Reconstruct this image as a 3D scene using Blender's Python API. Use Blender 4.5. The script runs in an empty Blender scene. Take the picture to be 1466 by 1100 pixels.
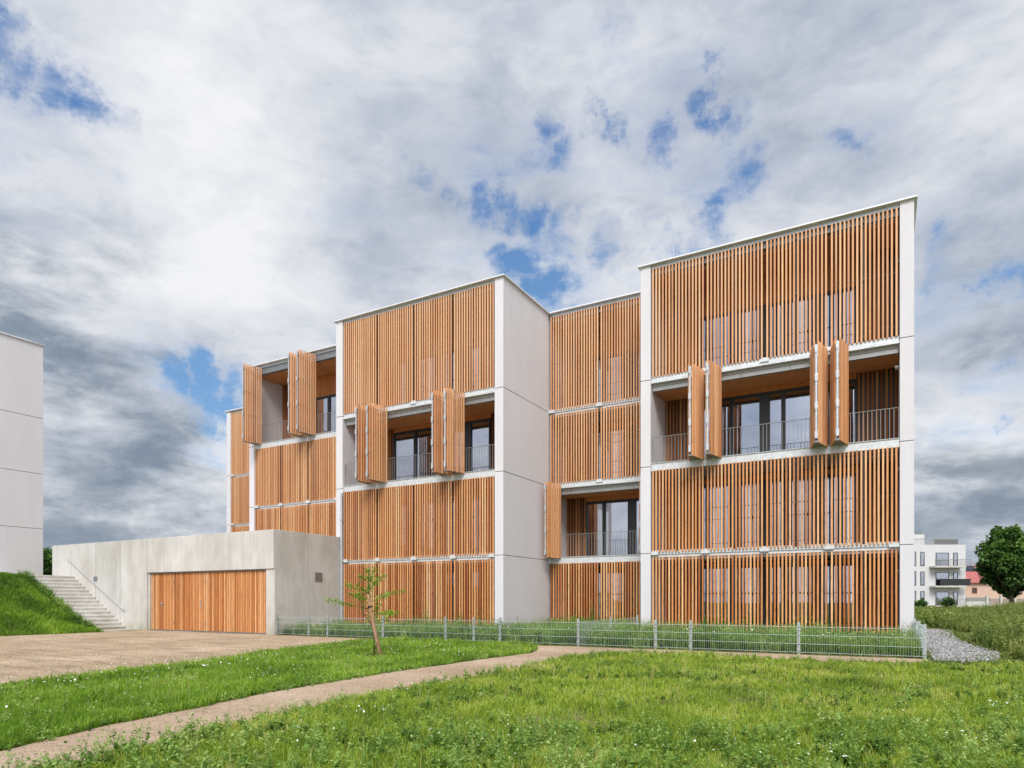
import bpy, math, random
import numpy as np
from mathutils import Vector, Matrix
random.seed(7); rng = np.random.default_rng(11)
scene = bpy.context.scene
col = scene.collection
R = math.radians

# ------------------------------------------------------------------ camera
A = 0.511; HC = 1.301; F = 944.9
SA, CA = math.sin(A), math.cos(A)
cd = bpy.data.cameras.new('camera'); cam = bpy.data.objects.new('camera', cd); col.objects.link(cam)
cam.location = (0, 0, HC); cam.rotation_euler = (math.pi/2, 0, A)
cd.sensor_width = 36; cd.lens = F/1466*36; cd.shift_y = (858.84-550)/1466
cd.clip_start = 0.05; cd.clip_end = 6000
scene.camera = cam
scene.view_settings.view_transform = 'Standard'; scene.view_settings.look = 'None'
scene.view_settings.exposure = 0
scene.render.resolution_x = 1024; scene.render.resolution_y = 768

def far_point(px, depth):            # plan position seen in a given direction at a given depth
    r = (px-733)/F*depth
    return (r*CA-depth*SA, r*SA+depth*CA)
def direction(px, py):
    v = Vector((((px-733)/F)*CA-SA, ((px-733)/F)*SA+CA, (858.84-py)/F)); v.normalize(); return v

# ------------------------------------------------------------------ materials
def nodes_of(name):
    m = bpy.data.materials.new(name); m.use_nodes = True
    nt = m.node_tree; nt.nodes.clear()
    out = nt.nodes.new('ShaderNodeOutputMaterial'); b = nt.nodes.new('ShaderNodeBsdfPrincipled')
    nt.links.new(b.outputs[0], out.inputs[0])
    return m, nt, b, out
def N(nt, t, **k):
    n = nt.nodes.new(t)
    for a, v in k.items(): setattr(n, a, v)
    return n
def L(nt, a, b): nt.links.new(a, b)
def pos(nt, scale=(1,1,1)):
    g = N(nt, 'ShaderNodeNewGeometry'); m = N(nt, 'ShaderNodeMapping'); m.inputs['Scale'].default_value = scale
    L(nt, g.outputs['Position'], m.inputs[0]); return m.outputs[0]
def noise(nt, vec, scale, detail=4, rough=.55, dist=0):
    n = N(nt, 'ShaderNodeTexNoise'); n.inputs['Scale'].default_value = scale; n.inputs['Detail'].default_value = detail
    n.inputs['Roughness'].default_value = rough; n.inputs['Distortion'].default_value = dist
    L(nt, vec, n.inputs['Vector']); return n.outputs['Fac']
def ramp(nt, fac, stops, interp='LINEAR'):
    r = N(nt, 'ShaderNodeValToRGB'); e = r.color_ramp.elements; r.color_ramp.interpolation = interp
    while len(e) < len(stops): e.new(0.5)
    for i, (p, c) in enumerate(stops):
        e[i].position = p; e[i].color = (c, c, c, 1) if isinstance(c, (int, float)) else (*c, 1)
    L(nt, fac, r.inputs[0]); return r.outputs[0]
def mixc(nt, f, a, b, mode='MIX'):
    m = N(nt, 'ShaderNodeMix', data_type='RGBA', blend_type=mode)
    for sock, v in ((m.inputs[0], f), (m.inputs[6], a), (m.inputs[7], b)):
        if isinstance(v, (int, float)): sock.default_value = v
        elif isinstance(v, tuple): sock.default_value = (*v, 1)
        else: L(nt, v, sock)
    return m.outputs[2]
def math_(nt, op, a, b=None, clamp=False):
    m = N(nt, 'ShaderNodeMath', operation=op); m.use_clamp = clamp
    for s, v in ((m.inputs[0], a), (m.inputs[1], b)):
        if v is None: continue
        if isinstance(v, (int, float)): s.default_value = v
        else: L(nt, v, s)
    return m.outputs[0]
def bump(nt, b, h, strength, dist=.01):
    n = N(nt, 'ShaderNodeBump'); n.inputs['Strength'].default_value = strength; n.inputs['Distance'].default_value = dist
    L(nt, h, n.inputs['Height']); L(nt, n.outputs[0], b.inputs['Normal'])
def tint(nt):
    a = N(nt, 'ShaderNodeAttribute', attribute_name='tint'); return a.outputs['Fac']

def wood_material(name, deep=1.0, fade=True):
    m, nt, b, o = nodes_of(name)
    t = tint(nt)
    base = ramp(nt, t, [(0, (.36*deep, .115*deep, .034*deep)), (.3, (.55*deep, .205*deep, .065*deep)), (.65, (.70*deep, .315*deep, .118*deep)), (1, (.82*deep, .475*deep, .235*deep))])
    g = noise(nt, pos(nt, (45, 45, 1.6)), 1.6, 5, .6)
    # offset the grain per slat
    grain = ramp(nt, g, [(.28, .50), (.48, .98), (.8, 1.18)])
    # weather streaks running down from the slab edges
    wv = noise(nt, pos(nt, (9, 9, .35)), 1.1, 4, .6)
    grain = mixc(nt, 1, grain, ramp(nt, wv, [(.3, (.80, .76, .74)), (.5, (1, 1, 1)), (.75, (1.05, 1.04, 1.02))]), 'MULTIPLY')
    c = mixc(nt, 1, base, grain, 'MULTIPLY')
    v = N(nt, 'ShaderNodeTexVoronoi'); v.inputs['Scale'].default_value = 1; L(nt, pos(nt, (16, 16, 2.6)), v.inputs['Vector'])
    k = ramp(nt, v.outputs['Distance'], [(.09, .42), (.17, 1.0)])
    c = mixc(nt, .8, c, k, 'MULTIPLY')
    if fade:       # the upper storeys are bleached by the weather
        s = N(nt, 'ShaderNodeSeparateXYZ'); g2 = N(nt, 'ShaderNodeNewGeometry'); L(nt, g2.outputs['Position'], s.inputs[0])
        f = math_(nt, 'MULTIPLY', math_(nt, 'SUBTRACT', s.outputs['Z'], 1.0, False), .06, True)
        f = math_(nt, 'MULTIPLY', f, ramp(nt, noise(nt, pos(nt, (1, 1, .4)), .9, 3), [(.3, .6), (.7, 1.25)]))
        c = mixc(nt, f, c, (.76, .455, .27))
    L(nt, c, b.inputs['Base Color']); b.inputs['Roughness'].default_value = .72
    b.inputs['Specular IOR Level'].default_value = .25
    bump(nt, b, g, .25, .004)
    return m
def plaster_material(name, base, var=.06, warm=(0, 0, 0)):
    m, nt, b, o = nodes_of(name)
    n1 = noise(nt, pos(nt, (1, 1, .35)), .8, 6, .65); n2 = noise(nt, pos(nt), 22, 5, .7); n3 = noise(nt, pos(nt, (5, 5, .25)), 1.3, 4)
    f = ramp(nt, n1, [(.3, 1-var), (.7, 1+var*.3)])
    c = mixc(nt, 1, base, f, 'MULTIPLY')
    c = mixc(nt, 1, c, ramp(nt, n2, [(.3, .93), (.7, 1.04)]), 'MULTIPLY')
    c = mixc(nt, 1, c, ramp(nt, n3, [(.3, .98), (.7, 1.01)]), 'MULTIPLY')
    # splash dirt near the ground
    s = N(nt, 'ShaderNodeSeparateXYZ'); g2 = N(nt, 'ShaderNodeNewGeometry'); L(nt, g2.outputs['Position'], s.inputs[0])
    d = math_(nt, 'ADD', math_(nt, 'MULTIPLY', s.outputs['Z'], .8), math_(nt, 'MULTIPLY', n2, .8))
    c = mixc(nt, 1, c, ramp(nt, d, [(.35, (.80, .76, .68)), (1.0, (1, 1, 1))]), 'MULTIPLY')
    L(nt, c, b.inputs['Base Color']); b.inputs['Roughness'].default_value = .92
    b.inputs['Specular IOR Level'].default_value = .2
    bump(nt, b, n2, .35, .006)
    return m
def concrete_material(name, dark=1.0):
    m, nt, b, o = nodes_of(name)
    n1 = noise(nt, pos(nt, (1, 1, .5)), 1.1, 7, .62, .4); n2 = noise(nt, pos(nt, (7, 7, .18)), 1.2, 5, .6); n3 = noise(nt, pos(nt), 38, 4, .7)
    c = ramp(nt, n1, [(.28, (.43*dark, .40*dark, .355*dark)), (.5, (.53*dark, .51*dark, .475*dark)), (.72, (.62*dark, .61*dark, .585*dark))])
    c = mixc(nt, 1, c, ramp(nt, n2, [(.3, .93), (.62, 1.03)]), 'MULTIPLY')
    c = mixc(nt, 1, c, ramp(nt, n3, [(.3, .93), (.7, 1.05)]), 'MULTIPLY')
    v = N(nt, 'ShaderNodeTexVoronoi'); v.inputs['Scale'].default_value = 9; L(nt, pos(nt), v.inputs['Vector'])
    c = mixc(nt, .6, c, ramp(nt, v.outputs['Distance'], [(.03, .45), (.07, 1)]), 'MULTIPLY')
    t = tint(nt)
    c = mixc(nt, 1, c, ramp(nt, t, [(0, .9), (1, 1.08)]), 'MULTIPLY')
    s = N(nt, 'ShaderNodeSeparateXYZ'); g2 = N(nt, 'ShaderNodeNewGeometry'); L(nt, g2.outputs['Position'], s.inputs[0])
    d = math_(nt, 'ADD', s.outputs['Z'], math_(nt, 'MULTIPLY', n1, .9))
    c = mixc(nt, 1, c, ramp(nt, d, [(.35, (.78, .76, .66)), (.95, (1, 1, 1))]), 'MULTIPLY')
    L(nt, c, b.inputs['Base Color']); b.inputs['Roughness'].default_value = .85
    b.inputs['Specular IOR Level'].default_value = .3
    bump(nt, b, n3, .3, .005)
    return m
def simple(name, c, rough=.6, metal=0, var=.12, scale=6):
    m, nt, b, o = nodes_of(name)
    n = noise(nt, pos(nt), scale, 4)
    L(nt, mixc(nt, 1, c, ramp(nt, n, [(.3, 1-var), (.7, 1+var*.4)]), 'MULTIPLY'), b.inputs['Base Color'])
    b.inputs['Roughness'].default_value = rough; b.inputs['Metallic'].default_value = metal
    return m
def soil_material(name, stops, fine=60, fine_amt=(.75, 1.2), streak=None):
    m, nt, b, o = nodes_of(name)
    n1 = noise(nt, pos(nt), .55, 6, .6, .3); n2 = noise(nt, pos(nt), fine, 3, .75); n4 = noise(nt, pos(nt), 7, 5, .65)
    c = ramp(nt, n1, stops)
    if streak:
        n3 = noise(nt, pos(nt, streak), 1, 5, .6, .6)
        c = mixc(nt, 1, c, ramp(nt, n3, [(.3, .66), (.5, .98), (.7, 1.16)]), 'MULTIPLY')
    c = mixc(nt, 1, c, ramp(nt, n4, [(.3, .82), (.7, 1.14)]), 'MULTIPLY')
    c = mixc(nt, 1, c, ramp(nt, n2, [(.25, fine_amt[0]), (.75, fine_amt[1])]), 'MULTIPLY')
    L(nt, c, b.inputs['Base Color']); b.inputs['Roughness'].default_value = .95
    b.inputs['Specular IOR Level'].default_value = .15
    bump(nt, b, math_(nt, 'ADD', n2, n4), .5, .02)
    return m
def leaf_material(name, stops, trans=.35, patch=.5):
    m, nt, b, o = nodes_of(name)
    t = tint(nt)
    n = noise(nt, pos(nt, (1, 1, 0.2)), patch, 4, .6)
    f = math_(nt, 'ADD', t, math_(nt, 'MULTIPLY', math_(nt, 'SUBTRACT', n, .5), 1.9), True)
    c = ramp(nt, f, stops)
    L(nt, c, b.inputs['Base Color']); b.inputs['Roughness'].default_value = .55
    b.inputs['Specular IOR Level'].default_value = .3
    tr = N(nt, 'ShaderNodeBsdfTranslucent'); L(nt, mixc(nt, 1, c, (1.25, 1.3, .7), 'MULTIPLY'), tr.inputs[0])
    mx = N(nt, 'ShaderNodeMixShader'); mx.inputs[0].default_value = trans
    L(nt, b.outputs[0], mx.inputs[1]); L(nt, tr.outputs[0], mx.inputs[2]); L(nt, mx.outputs[0], o.inputs[0])
    return m
def glass_material(name, refl=.5, tintc=(.86, .9, 1.0)):
    m, nt, b, o = nodes_of(name); nt.nodes.remove(b)
    tr = N(nt, 'ShaderNodeBsdfTransparent'); tr.inputs[0].default_value = (.42, .45, .47, 1)
    gl = N(nt, 'ShaderNodeBsdfGlossy'); gl.inputs[0].default_value = (*tintc, 1); gl.inputs['Roughness'].default_value = .015
    n = N(nt, 'ShaderNodeBump'); n.inputs['Strength'].default_value = .03; n.inputs['Distance'].default_value = .05
    L(nt, noise(nt, pos(nt), .8, 2), n.inputs['Height']); L(nt, n.outputs[0], gl.inputs['Normal'])
    fr = N(nt, 'ShaderNodeFresnel'); fr.inputs[0].default_value = 1.5
    mx = N(nt, 'ShaderNodeMixShader'); L(nt, math_(nt, 'ADD', math_(nt, 'MULTIPLY', fr.outputs[0], .8), refl, True), mx.inputs[0])
    L(nt, tr.outputs[0], mx.inputs[1]); L(nt, gl.outputs[0], mx.inputs[2]); L(nt, mx.outputs[0], o.inputs[0])
    return m

M = dict(
    wood=wood_material('larch_slats'), ply=wood_material('larch_boards', .95, False), clad_shaded=wood_material('larch_cladding_shaded', .6, False), door=wood_material('larch_door', .88, False),  # cladding larch darkened: loggia and slat gap shade put into its colour
    plaster=plaster_material('white_render', (.69, .672, .692)), plaster2=plaster_material('bright_white_render', (.60, .595, .60), .04),
    concrete=concrete_material('fair_faced_concrete'), concrete_step=concrete_material('stair_concrete', 1.12),
    zinc=simple('galvanised_steel', (.60, .63, .65), .42, .55, .22, 14), zinc_white=simple('pale_sheet_metal', (.66, .68, .69), .5, .2, .2, 9),
    cap=simple('bright_roof_sheet', (.74, .76, .78), .5, .1, .08, 5), rail=simple('railing_steel', (.33, .33, .32), .5, .5), dark=simple('anthracite_frame', (.028, .031, .034), .45, .1),
    joint=simple('shadow_joint', (.10, .095, .095), .9), soffit=simple('grey_soffit_profile', (.23, .25, .26), .5, .4),
    room=simple('room_wall', (.40, .38, .35), .9), floor=simple('balcony_concrete', (.36, .35, .34), .85),
    glass=glass_material('window_glass', .44), stake=simple('peeled_stake_wood', (.36, .20, .11), .85, 0, .35, 18),
    twig=simple('young_bark', (.10, .075, .055), .9, 0, .3, 25), black=simple('black_band', (.01, .01, .01), .7),
    fence=simple('galvanised_wire', (.50, .58, .56), .5, .3, .12, 8), fencepost=simple('galvanised_post', (.46, .50, .49), .5, .45, .2, 8),
    white_petal=simple('white_petals', (.82, .82, .78), .7, 0, .05), yellow=simple('yellow_florets', (.6, .42, .05), .8),
    red=simple('red_tin_roof', (.42, .13, .12), .6, 0, .15, 2), peach=simple('peach_render', (.60, .42, .33), .9, 0, .08, 2),
    solar=simple('solar_cells', (.02, .025, .045), .2), bark=simple('tree_bark', (.09, .065, .045), .95, 0, .3, 9),
    paving=soil_material('gravel_drive', [(.3, (.34, .245, .16)), (.5, (.44, .33, .22)), (.7, (.53, .41, .29))], 45, (.62, 1.3), (.5, 2.4, 1)),
    path=soil_material('sandy_path', [(.3, (.36, .255, .175)), (.5, (.46, .34, .24)), (.7, (.55, .42, .31))], 55, (.6, 1.3)),
    soil=soil_material('grassy_soil', [(.3, (.09, .115, .025)), (.5, (.13, .145, .04)), (.68, (.22, .18, .085))], 40, (.6, 1.3)),
    stone=soil_material('ballast_bed', [(.3, (.16, .155, .15)), (.7, (.25, .245, .24))], 30, (.5, 1.4)),
    mulch=soil_material('bark_mulch', [(.3, (.03, .018, .012)), (.7, (.07, .04, .028))], 30, (.4, 1.6)),
)
GREEN = [(0, (.07, .125, .014)), (.3, (.17, .27, .024)), (.55, (.29, .40, .04)), (.8, (.42, .50, .08)), (1, (.60, .55, .24))]
M['grass'] = leaf_material('grass_blades', GREEN, .35, .75)
M['grass_strip'] = leaf_material('lush_grass_blades', [(0, (.06, .13, .012)), (.35, (.155, .29, .022)), (.7, (.27, .43, .04)), (1, (.43, .52, .12))], .35, .7)
M['weed'] = leaf_material('weed_leaves', [(0, (.05, .105, .02)), (.35, (.14, .26, .042)), (.7, (.26, .40, .09)), (1, (.44, .52, .19))], .3, .9)
M['weed_far'] = leaf_material('meadow_leaves', [(0, (.05, .085, .018)), (.35, (.125, .185, .036)), (.7, (.22, .28, .065)), (1, (.46, .45, .18))], .3, 1.1)
M['young_leaf'] = leaf_material('young_leaves', [(0, (.09, .19, .02)), (.5, (.22, .38, .04)), (1, (.38, .54, .09))], .4, 3)
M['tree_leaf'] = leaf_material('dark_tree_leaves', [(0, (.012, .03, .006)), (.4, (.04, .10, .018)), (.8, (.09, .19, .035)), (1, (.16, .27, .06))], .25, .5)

M['straw'] = leaf_material('straw_stalks', [(0, (.14, .20, .04)), (.5, (.32, .33, .11)), (1, (.50, .42, .22))], .2, .8)
M['pebble'] = None
def stone_mat():
    m, nt, b, o = nodes_of('ballast_stone'); t = tint(nt)
    c = ramp(nt, t, [(0, (.12, .115, .11)), (.5, (.27, .265, .265)), (1, (.46, .45, .44))])
    L(nt, mixc(nt, 1, c, ramp(nt, noise(nt, pos(nt), 30, 3), [(.3, .8), (.7, 1.15)]), 'MULTIPLY'), b.inputs['Base Color']); b.inputs['Roughness'].default_value = .9
    return m
M['ballast'] = stone_mat()
def pebble_mat():
    m, nt, b, o = nodes_of('pebble_stone'); t = tint(nt)
    L(nt, ramp(nt, t, [(0, (.16, .12, .09)), (.5, (.36, .28, .21)), (1, (.60, .52, .43))]), b.inputs['Base Color']); b.inputs['Roughness'].default_value = .9
    return m
M['pebble'] = pebble_mat()

# ------------------------------------------------------------------ mesh builders
class MB:
    """collects quads in world space; build() makes ONE mesh object"""
    def __init__(s): s.v = []; s.f = []; s.t = []
    def hexa(s, p, t=.5):           # eight corners: bottom four (ccw) then top four
        i = len(s.v); s.v += [tuple(q) for q in p]
        for f in ((0, 3, 2, 1), (4, 5, 6, 7), (0, 1, 5, 4), (1, 2, 6, 5), (2, 3, 7, 6), (3, 0, 4, 7)):
            s.f.append(tuple(i+k for k in f)); s.t.append(t)
    def box(s, x0, x1, y0, y1, z0, z1, t=.5):
        x0, x1 = sorted((x0, x1)); y0, y1 = sorted((y0, y1)); z0, z1 = sorted((z0, z1))
        s.hexa([(x0, y0, z0), (x1, y0, z0), (x1, y1, z0), (x0, y1, z0), (x0, y0, z1), (x1, y0, z1), (x1, y1, z1), (x0, y1, z1)], t)
    def obox(s, c, ux, hx, hy, z0, z1, t=.5):    # box turned in plan: ux is its unit x axis
        ux = Vector((ux[0], ux[1])); uy = Vector((-ux.y, ux.x)); c = Vector((c[0], c[1]))
        q = [c-ux*hx-uy*hy, c+ux*hx-uy*hy, c+ux*hx+uy*hy, c-ux*hx+uy*hy]
        s.hexa([(a.x, a.y, z0) for a in q]+[(a.x, a.y, z1) for a in q], t)
    def tube(s, pts, rad, n=8, t=.5):
        pts = [Vector(p) for p in pts]
        if not hasattr(rad, '__len__'): rad = [rad]*len(pts)
        i0 = len(s.v)
        for k, p in enumerate(pts):
            d = (pts[min(k+1, len(pts)-1)]-pts[max(k-1, 0)]).normalized()
            u = d.cross(Vector((0, 0, 1))); u = u.normalized() if u.length > .05 else Vector((1, 0, 0)); w = d.cross(u).normalized()
            for j in range(n):
                a = 2*math.pi*j/n; s.v.append(tuple(p+(u*math.cos(a)+w*math.sin(a))*rad[k]))
        for k in range(len(pts)-1):
            for j in range(n):
                a = i0+k*n+j; b = i0+k*n+(j+1) % n; s.f.append((a, b, b+n, a+n)); s.t.append(t)
        s.f.append(tuple(i0+j for j in reversed(range(n)))); s.t.append(t)
        e = i0+(len(pts)-1)*n; s.f.append(tuple(e+j for j in range(n))); s.t.append(t)
    def poly(s, pts, t=.5):
        i = len(s.v); s.v += [tuple(p) for p in pts]; s.f.append(tuple(range(i, i+len(pts)))); s.t.append(t)
    def build(s, name, mat, parent=None, bevel=0, smooth=False):
        me = bpy.data.meshes.new(name)
        off = Vector((0, 0, 0))
        if parent is not None:
            r = parent
            inv = world_of(r).inverted()
            me.from_pydata([tuple(inv @ Vector(v)) for v in s.v], [], s.f)
        else: me.from_pydata(s.v, [], s.f)
        a = me.attributes.new('tint', 'FLOAT', 'FACE'); a.data.foreach_set('value', s.t)
        if smooth: me.polygons.foreach_set('use_smooth', [True]*len(me.polygons))
        me.materials.append(mat); me.update()
        o = bpy.data.objects.new(name, me); col.objects.link(o)
        if parent is not None: o.parent = parent
        if bevel:
            b = o.modifiers.new('bevel', 'BEVEL'); b.width = bevel; b.segments = 2; b.limit_method = 'ANGLE'
        return o
def world_of(o):
    m = Matrix.LocRotScale(o.location, o.rotation_euler, o.scale)
    return world_of(o.parent) @ m if o.parent else m
def tag(o, label=None, cat=None, group=None, kind=None):
    if label: o['label'] = label
    if cat: o['category'] = cat
    if group: o['group'] = group
    if kind: o['kind'] = kind
    return o
def empty(name, loc, rz=0):
    o = bpy.data.objects.new(name, None); o.location = loc; o.rotation_euler = (0, 0, rz); o.empty_display_size = .3
    col.objects.link(o); return o
def np_mesh(name, verts, faces_n, nv_per, mat, tints, parent=None, origin=None):
    """verts (K*nv,3); K faces of nv_per corners, each with own verts"""
    me = bpy.data.meshes.new(name); V = np.asarray(verts, dtype=np.float32)
    if parent is not None: V = V-np.array(parent.location, dtype=np.float32)
    me.vertices.add(len(V)); me.vertices.foreach_set('co', V.ravel())
    idx = np.asarray(faces_n, dtype=np.int32).ravel(); nf = len(idx)//nv_per
    me.loops.add(len(idx)); me.loops.foreach_set('vertex_index', idx)
    me.polygons.add(nf); me.polygons.foreach_set('loop_start', np.arange(0, len(idx), nv_per, dtype=np.int32))
    me.update(calc_edges=True)
    a = me.attributes.new('tint', 'FLOAT', 'FACE'); a.data.foreach_set('value', np.asarray(tints, dtype=np.float32))
    me.materials.append(mat)
    o = bpy.data.objects.new(name, me); col.objects.link(o)
    if parent is not None: o.parent = parent
    return o

# ------------------------------------------------------------------ the apartment building
Z1, Z2, Z3, ZT = 2.895, 5.895, 8.896, 12.862
PITCH, SW, SD = .108, .051, .042
bld = empty('apartment_building', (-15, 24, 0))
tag(bld, 'four storey housing block with stepped white piers and larch slat shutters', 'building')
def slat_t(): return min(1, max(0, random.gauss(.52, .31)))

def slat_panel(x0, x1, y, z0, z1, name='slatted_shutter', parent=bld, mat='wood', rods=3, hinge=True, gap=.05):
    mb = MB(); x0 += gap; x1 -= gap
    n = max(2, round((x1-x0)/PITCH)); p = (x1-x0-SW)/(n-1)
    for i in range(n):
        xc = x0+SW/2+i*p; j = random.uniform(-.004, .004); e = random.uniform(-.008, .008)
        mb.box(xc-SW/2+j, xc+SW/2+j, y, y+SD+random.uniform(-.003, .003), z0+e, z1+e, slat_t())
    o = mb.build(name, M[mat], parent)
    fr = MB()
    for k in range(rods):
        zr = z0+(z1-z0)*(.08+.84*k/(rods-1)) if rods > 1 else (z0+z1)/2
        fr.box(x0+.01, x1-.01, y+SD+.002, y+SD+.022, zr-.012, zr+.012)
    if hinge:
        xm = (x0+x1)/2
        for xx in (x0+.02, xm, x1-.02):
            fr.box(xx-.018, xx+.018, y+SD+.024, y+SD+.055, z0+.03, z1-.03)
        for zz in (z0+.15, (z0+z1)/2, z1-.15): fr.box(xm-.03, xm+.03, y+SD-.02, y+SD+.023, zz-.05, zz+.05)
    fr.build('shutter_frame', M['dark'], o)
    return o
def open_leaf(p0, p1, z0, z1, mats=('wood', 'zinc')):
    """one folded shutter leaf standing out from the facade: p0 at the facade, p1 at the outer fold"""
    p0 = Vector(p0); p1 = Vector(p1); d = (p1-p0); Ln = d.length; u = d.normalized(); nrm = Vector((-u.y, u.x))
    out = nrm if (nrm.x*(1 if p0.x > p1.x else -1)) > 0 else -nrm     # slats on the outside of the fold
    mb = MB(); n = round(Ln/PITCH)
    for i in range(n):
        c = p0+u*((i+.5)*Ln/n); e = random.uniform(-.008, .008)
        mb.obox(c+out*.01, u, SW/2, SD/2, z0+e, z1+e, slat_t())
    o = mb.build('shutter_leaf', M['wood'], bld)
    fr = MB(); c = p0+u*Ln/2
    for k in range(4):
        zr = z0+(z1-z0)*(.06+.88*k/3)
        fr.obox(c-out*(SD/2+.006), u, Ln/2-.02, .012, zr-.014, zr+.014)
    fr.build('shutter_frame', M['soffit'], o)
    return o
def packet(xb, side, Y, z0, z1, wb=.46, pr=.84):
    """pair of leaves folded to one end of a bay; side +1 right of the line xb, -1 left"""
    xa = xb+side*.05; xc = xb+side*(.05+wb); xf = (xa+xc)/2
    y0 = Y+.05; yf = Y-pr
    lf, rt = min(xa, xc), max(xa, xc)
    open_leaf((lf, y0), (xf-.04, yf), z0, z1)
    o = open_leaf((rt, y0), (xf+.04, yf), z0, z1)
    h = MB(); h.box(xf-.026, xf+.026, yf-.045, yf-.022, z0+.1, z1-.1)
    for k in range(4):
        zz = z0+.22+(z1-z0-.44)*k/3
        h.box(xf-.042, xf+.042, yf-.062, yf-.046, zz-.1, zz+.1)
        h.box(xf-.02, xf+.02, yf-.07, yf-.063, zz-.13, zz-.02)
    h.build('hinge_rail', M['zinc'], o)
    b = MB(); zz = z0+.03
    q = [(lf+.03, y0, zz), (rt-.03, y0, zz), (xf+.03, yf+.03, zz), (xf-.03, yf+.03, zz)]
    b.hexa(q+[(a, c, zz+.03) for a, c, _ in q])
    b.box(xf-.06, xf+.06, yf-.02, yf+.1, z0-.02, z0+.028)
    b.build('fold_plate', M['soffit'], o)

def pier(x0, x1, y0, y1, levels):
    mb = MB(); core = MB(); g = .009
    for i in range(len(levels)-1):
        mb.box(x0, x1, y0, y1, levels[i]+(g if i else 0), levels[i+1]-(g if i < len(levels)-2 else 0))
    mb.build('wall', M['plaster'], bld, bevel=.012)
    core.box(x0+.02, x1-.02, y0+.02, y1-.02, levels[0]+.01, levels[-1]-.02)
    core.build('wall_joint', M['joint'], bld)
def slab(x0, x1, y0, y1, z, above_open=False, below_open=False):
    s = MB(); s.box(x0, x1, y0+.14, y1, z-.22, z+.03); s.build('floor_slab', M['floor'], bld)
    e = MB()
    if above_open:
        e.box(x0+.01, x1-.01, y0+.03, y0+.138, z-.15, z+.10); e.box(x0+.01, x1-.01, y0+.0, y0+.138, z+.101, z+.115)
    else:
        e.box(x0+.01, x1-.01, y0+.11, y0+.138, z-.13, z+.12)
        e.box(x0+.01, x1-.01, y0+.075, y0+.109, z-.03, z+.06)
        if below_open: e.box(x0+.01, x1-.01, y0+.03, y0+.108, z-.12, z-.032)
    e.build('slab_edge', M['zinc_white'], bld)
    if below_open:
        g = MB()
        n = 5
        for k in range(n):
            a = x0+.02+(x1-x0-.04)*k/n; b = x0+.02+(x1-x0-.04)*(k+1)/n
            g.box(a+.006, b-.006, y0+.16, y0+.30, z-.36, z-.222)
        g.build('drip_channel', M['rail'], bld)
        p = MB(); p.box(x0+.012, x1-.012, y0+.302, y1-.01, z-.29, z-.223); p.build('balcony_ceiling', M['ply'], bld)
def bracket(x, y0, z):
    b = MB(); b.box(x-.13, x+.13, y0-.005, y0+.072, z-.055, z+.045); b.box(x-.07, x+.07, y0+.0, y0+.07, z+.046, z+.075)
    b.build('bracket', M['zinc_white'], bld)
def railing(x0, x1, y, z, h=.98):
    r = MB(); r.box(x0+.02, x1-.02, y-.02, y+.02, z+h-.012, z+h)
    r.box(x0+.02, x1-.02, y-.012, y+.012, z+.07, z+.082)
    n = round((x1-x0)/.115)
    for i in range(n+1):
        x = x0+.03+(x1-x0-.06)*i/n; r.box(x-.006, x+.006, y-.006, y+.006, z-.05, z+h-.013)
    r.build('balcony_railing', M['rail'], bld)
def window(x0, x1, y, z0, z1, splits):
    """glazing band: frame mesh with one pane per field"""
    fr = MB(); fw = .065
    fr.box(x0, x1, y-.05, y+.05, z1-.1, z1); fr.box(x0, x1, y-.05, y+.05, z0, z0+.09)
    xs = [x0]+[x0+(x1-x0)*s for s in splits]+[x1]
    for i, x in enumerate(xs):
        w = fw*(2.6 if (i % 2 == 0 and 0 < i < len(xs)-1) else 1)
        a, b = max(x0, x-w/1.0), min(x1, x+w/1.0)
        fr.box(a, b, y-.065, y+.04, z0+.091, z1-.101)
    o = fr.build('window', M['dark'], bld)
    for i in range(len(xs)-1):
        p = MB(); p.poly([(xs[i]+.03, y, z0+.05), (xs[i+1]-.03, y, z0+.05), (xs[i+1]-.03, y, z1-.05), (xs[i]+.03, y, z1-.05)])
        p.build('pane', M['glass'], o)
    return o
def cladding(x0, x1, y, z0, z1):
    b = MB(); b.box(x0, x1, y+.06, y+.12, z0, z1, .2); b.build('wall_backing', M['dark'], bld)
    mb = MB(); n = max(1, round((x1-x0)/.125)); p = (x1-x0)/n
    for i in range(n): mb.box(x0+i*p+.03, x0+(i+1)*p-.03, y, y+.058, z0+.01, z1-.01, random.gauss(.3, .2) if random.random() < .9 else .7)
    mb.build('slat_cladding', M['clad_shaded'], bld)
def boards(x0, x1, y, z0, z1):
    mb = MB(); mb.box(x0, x1, y, y+.08, z0, z1, .45); mb.build('board_panel', M['ply'], bld)

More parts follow.
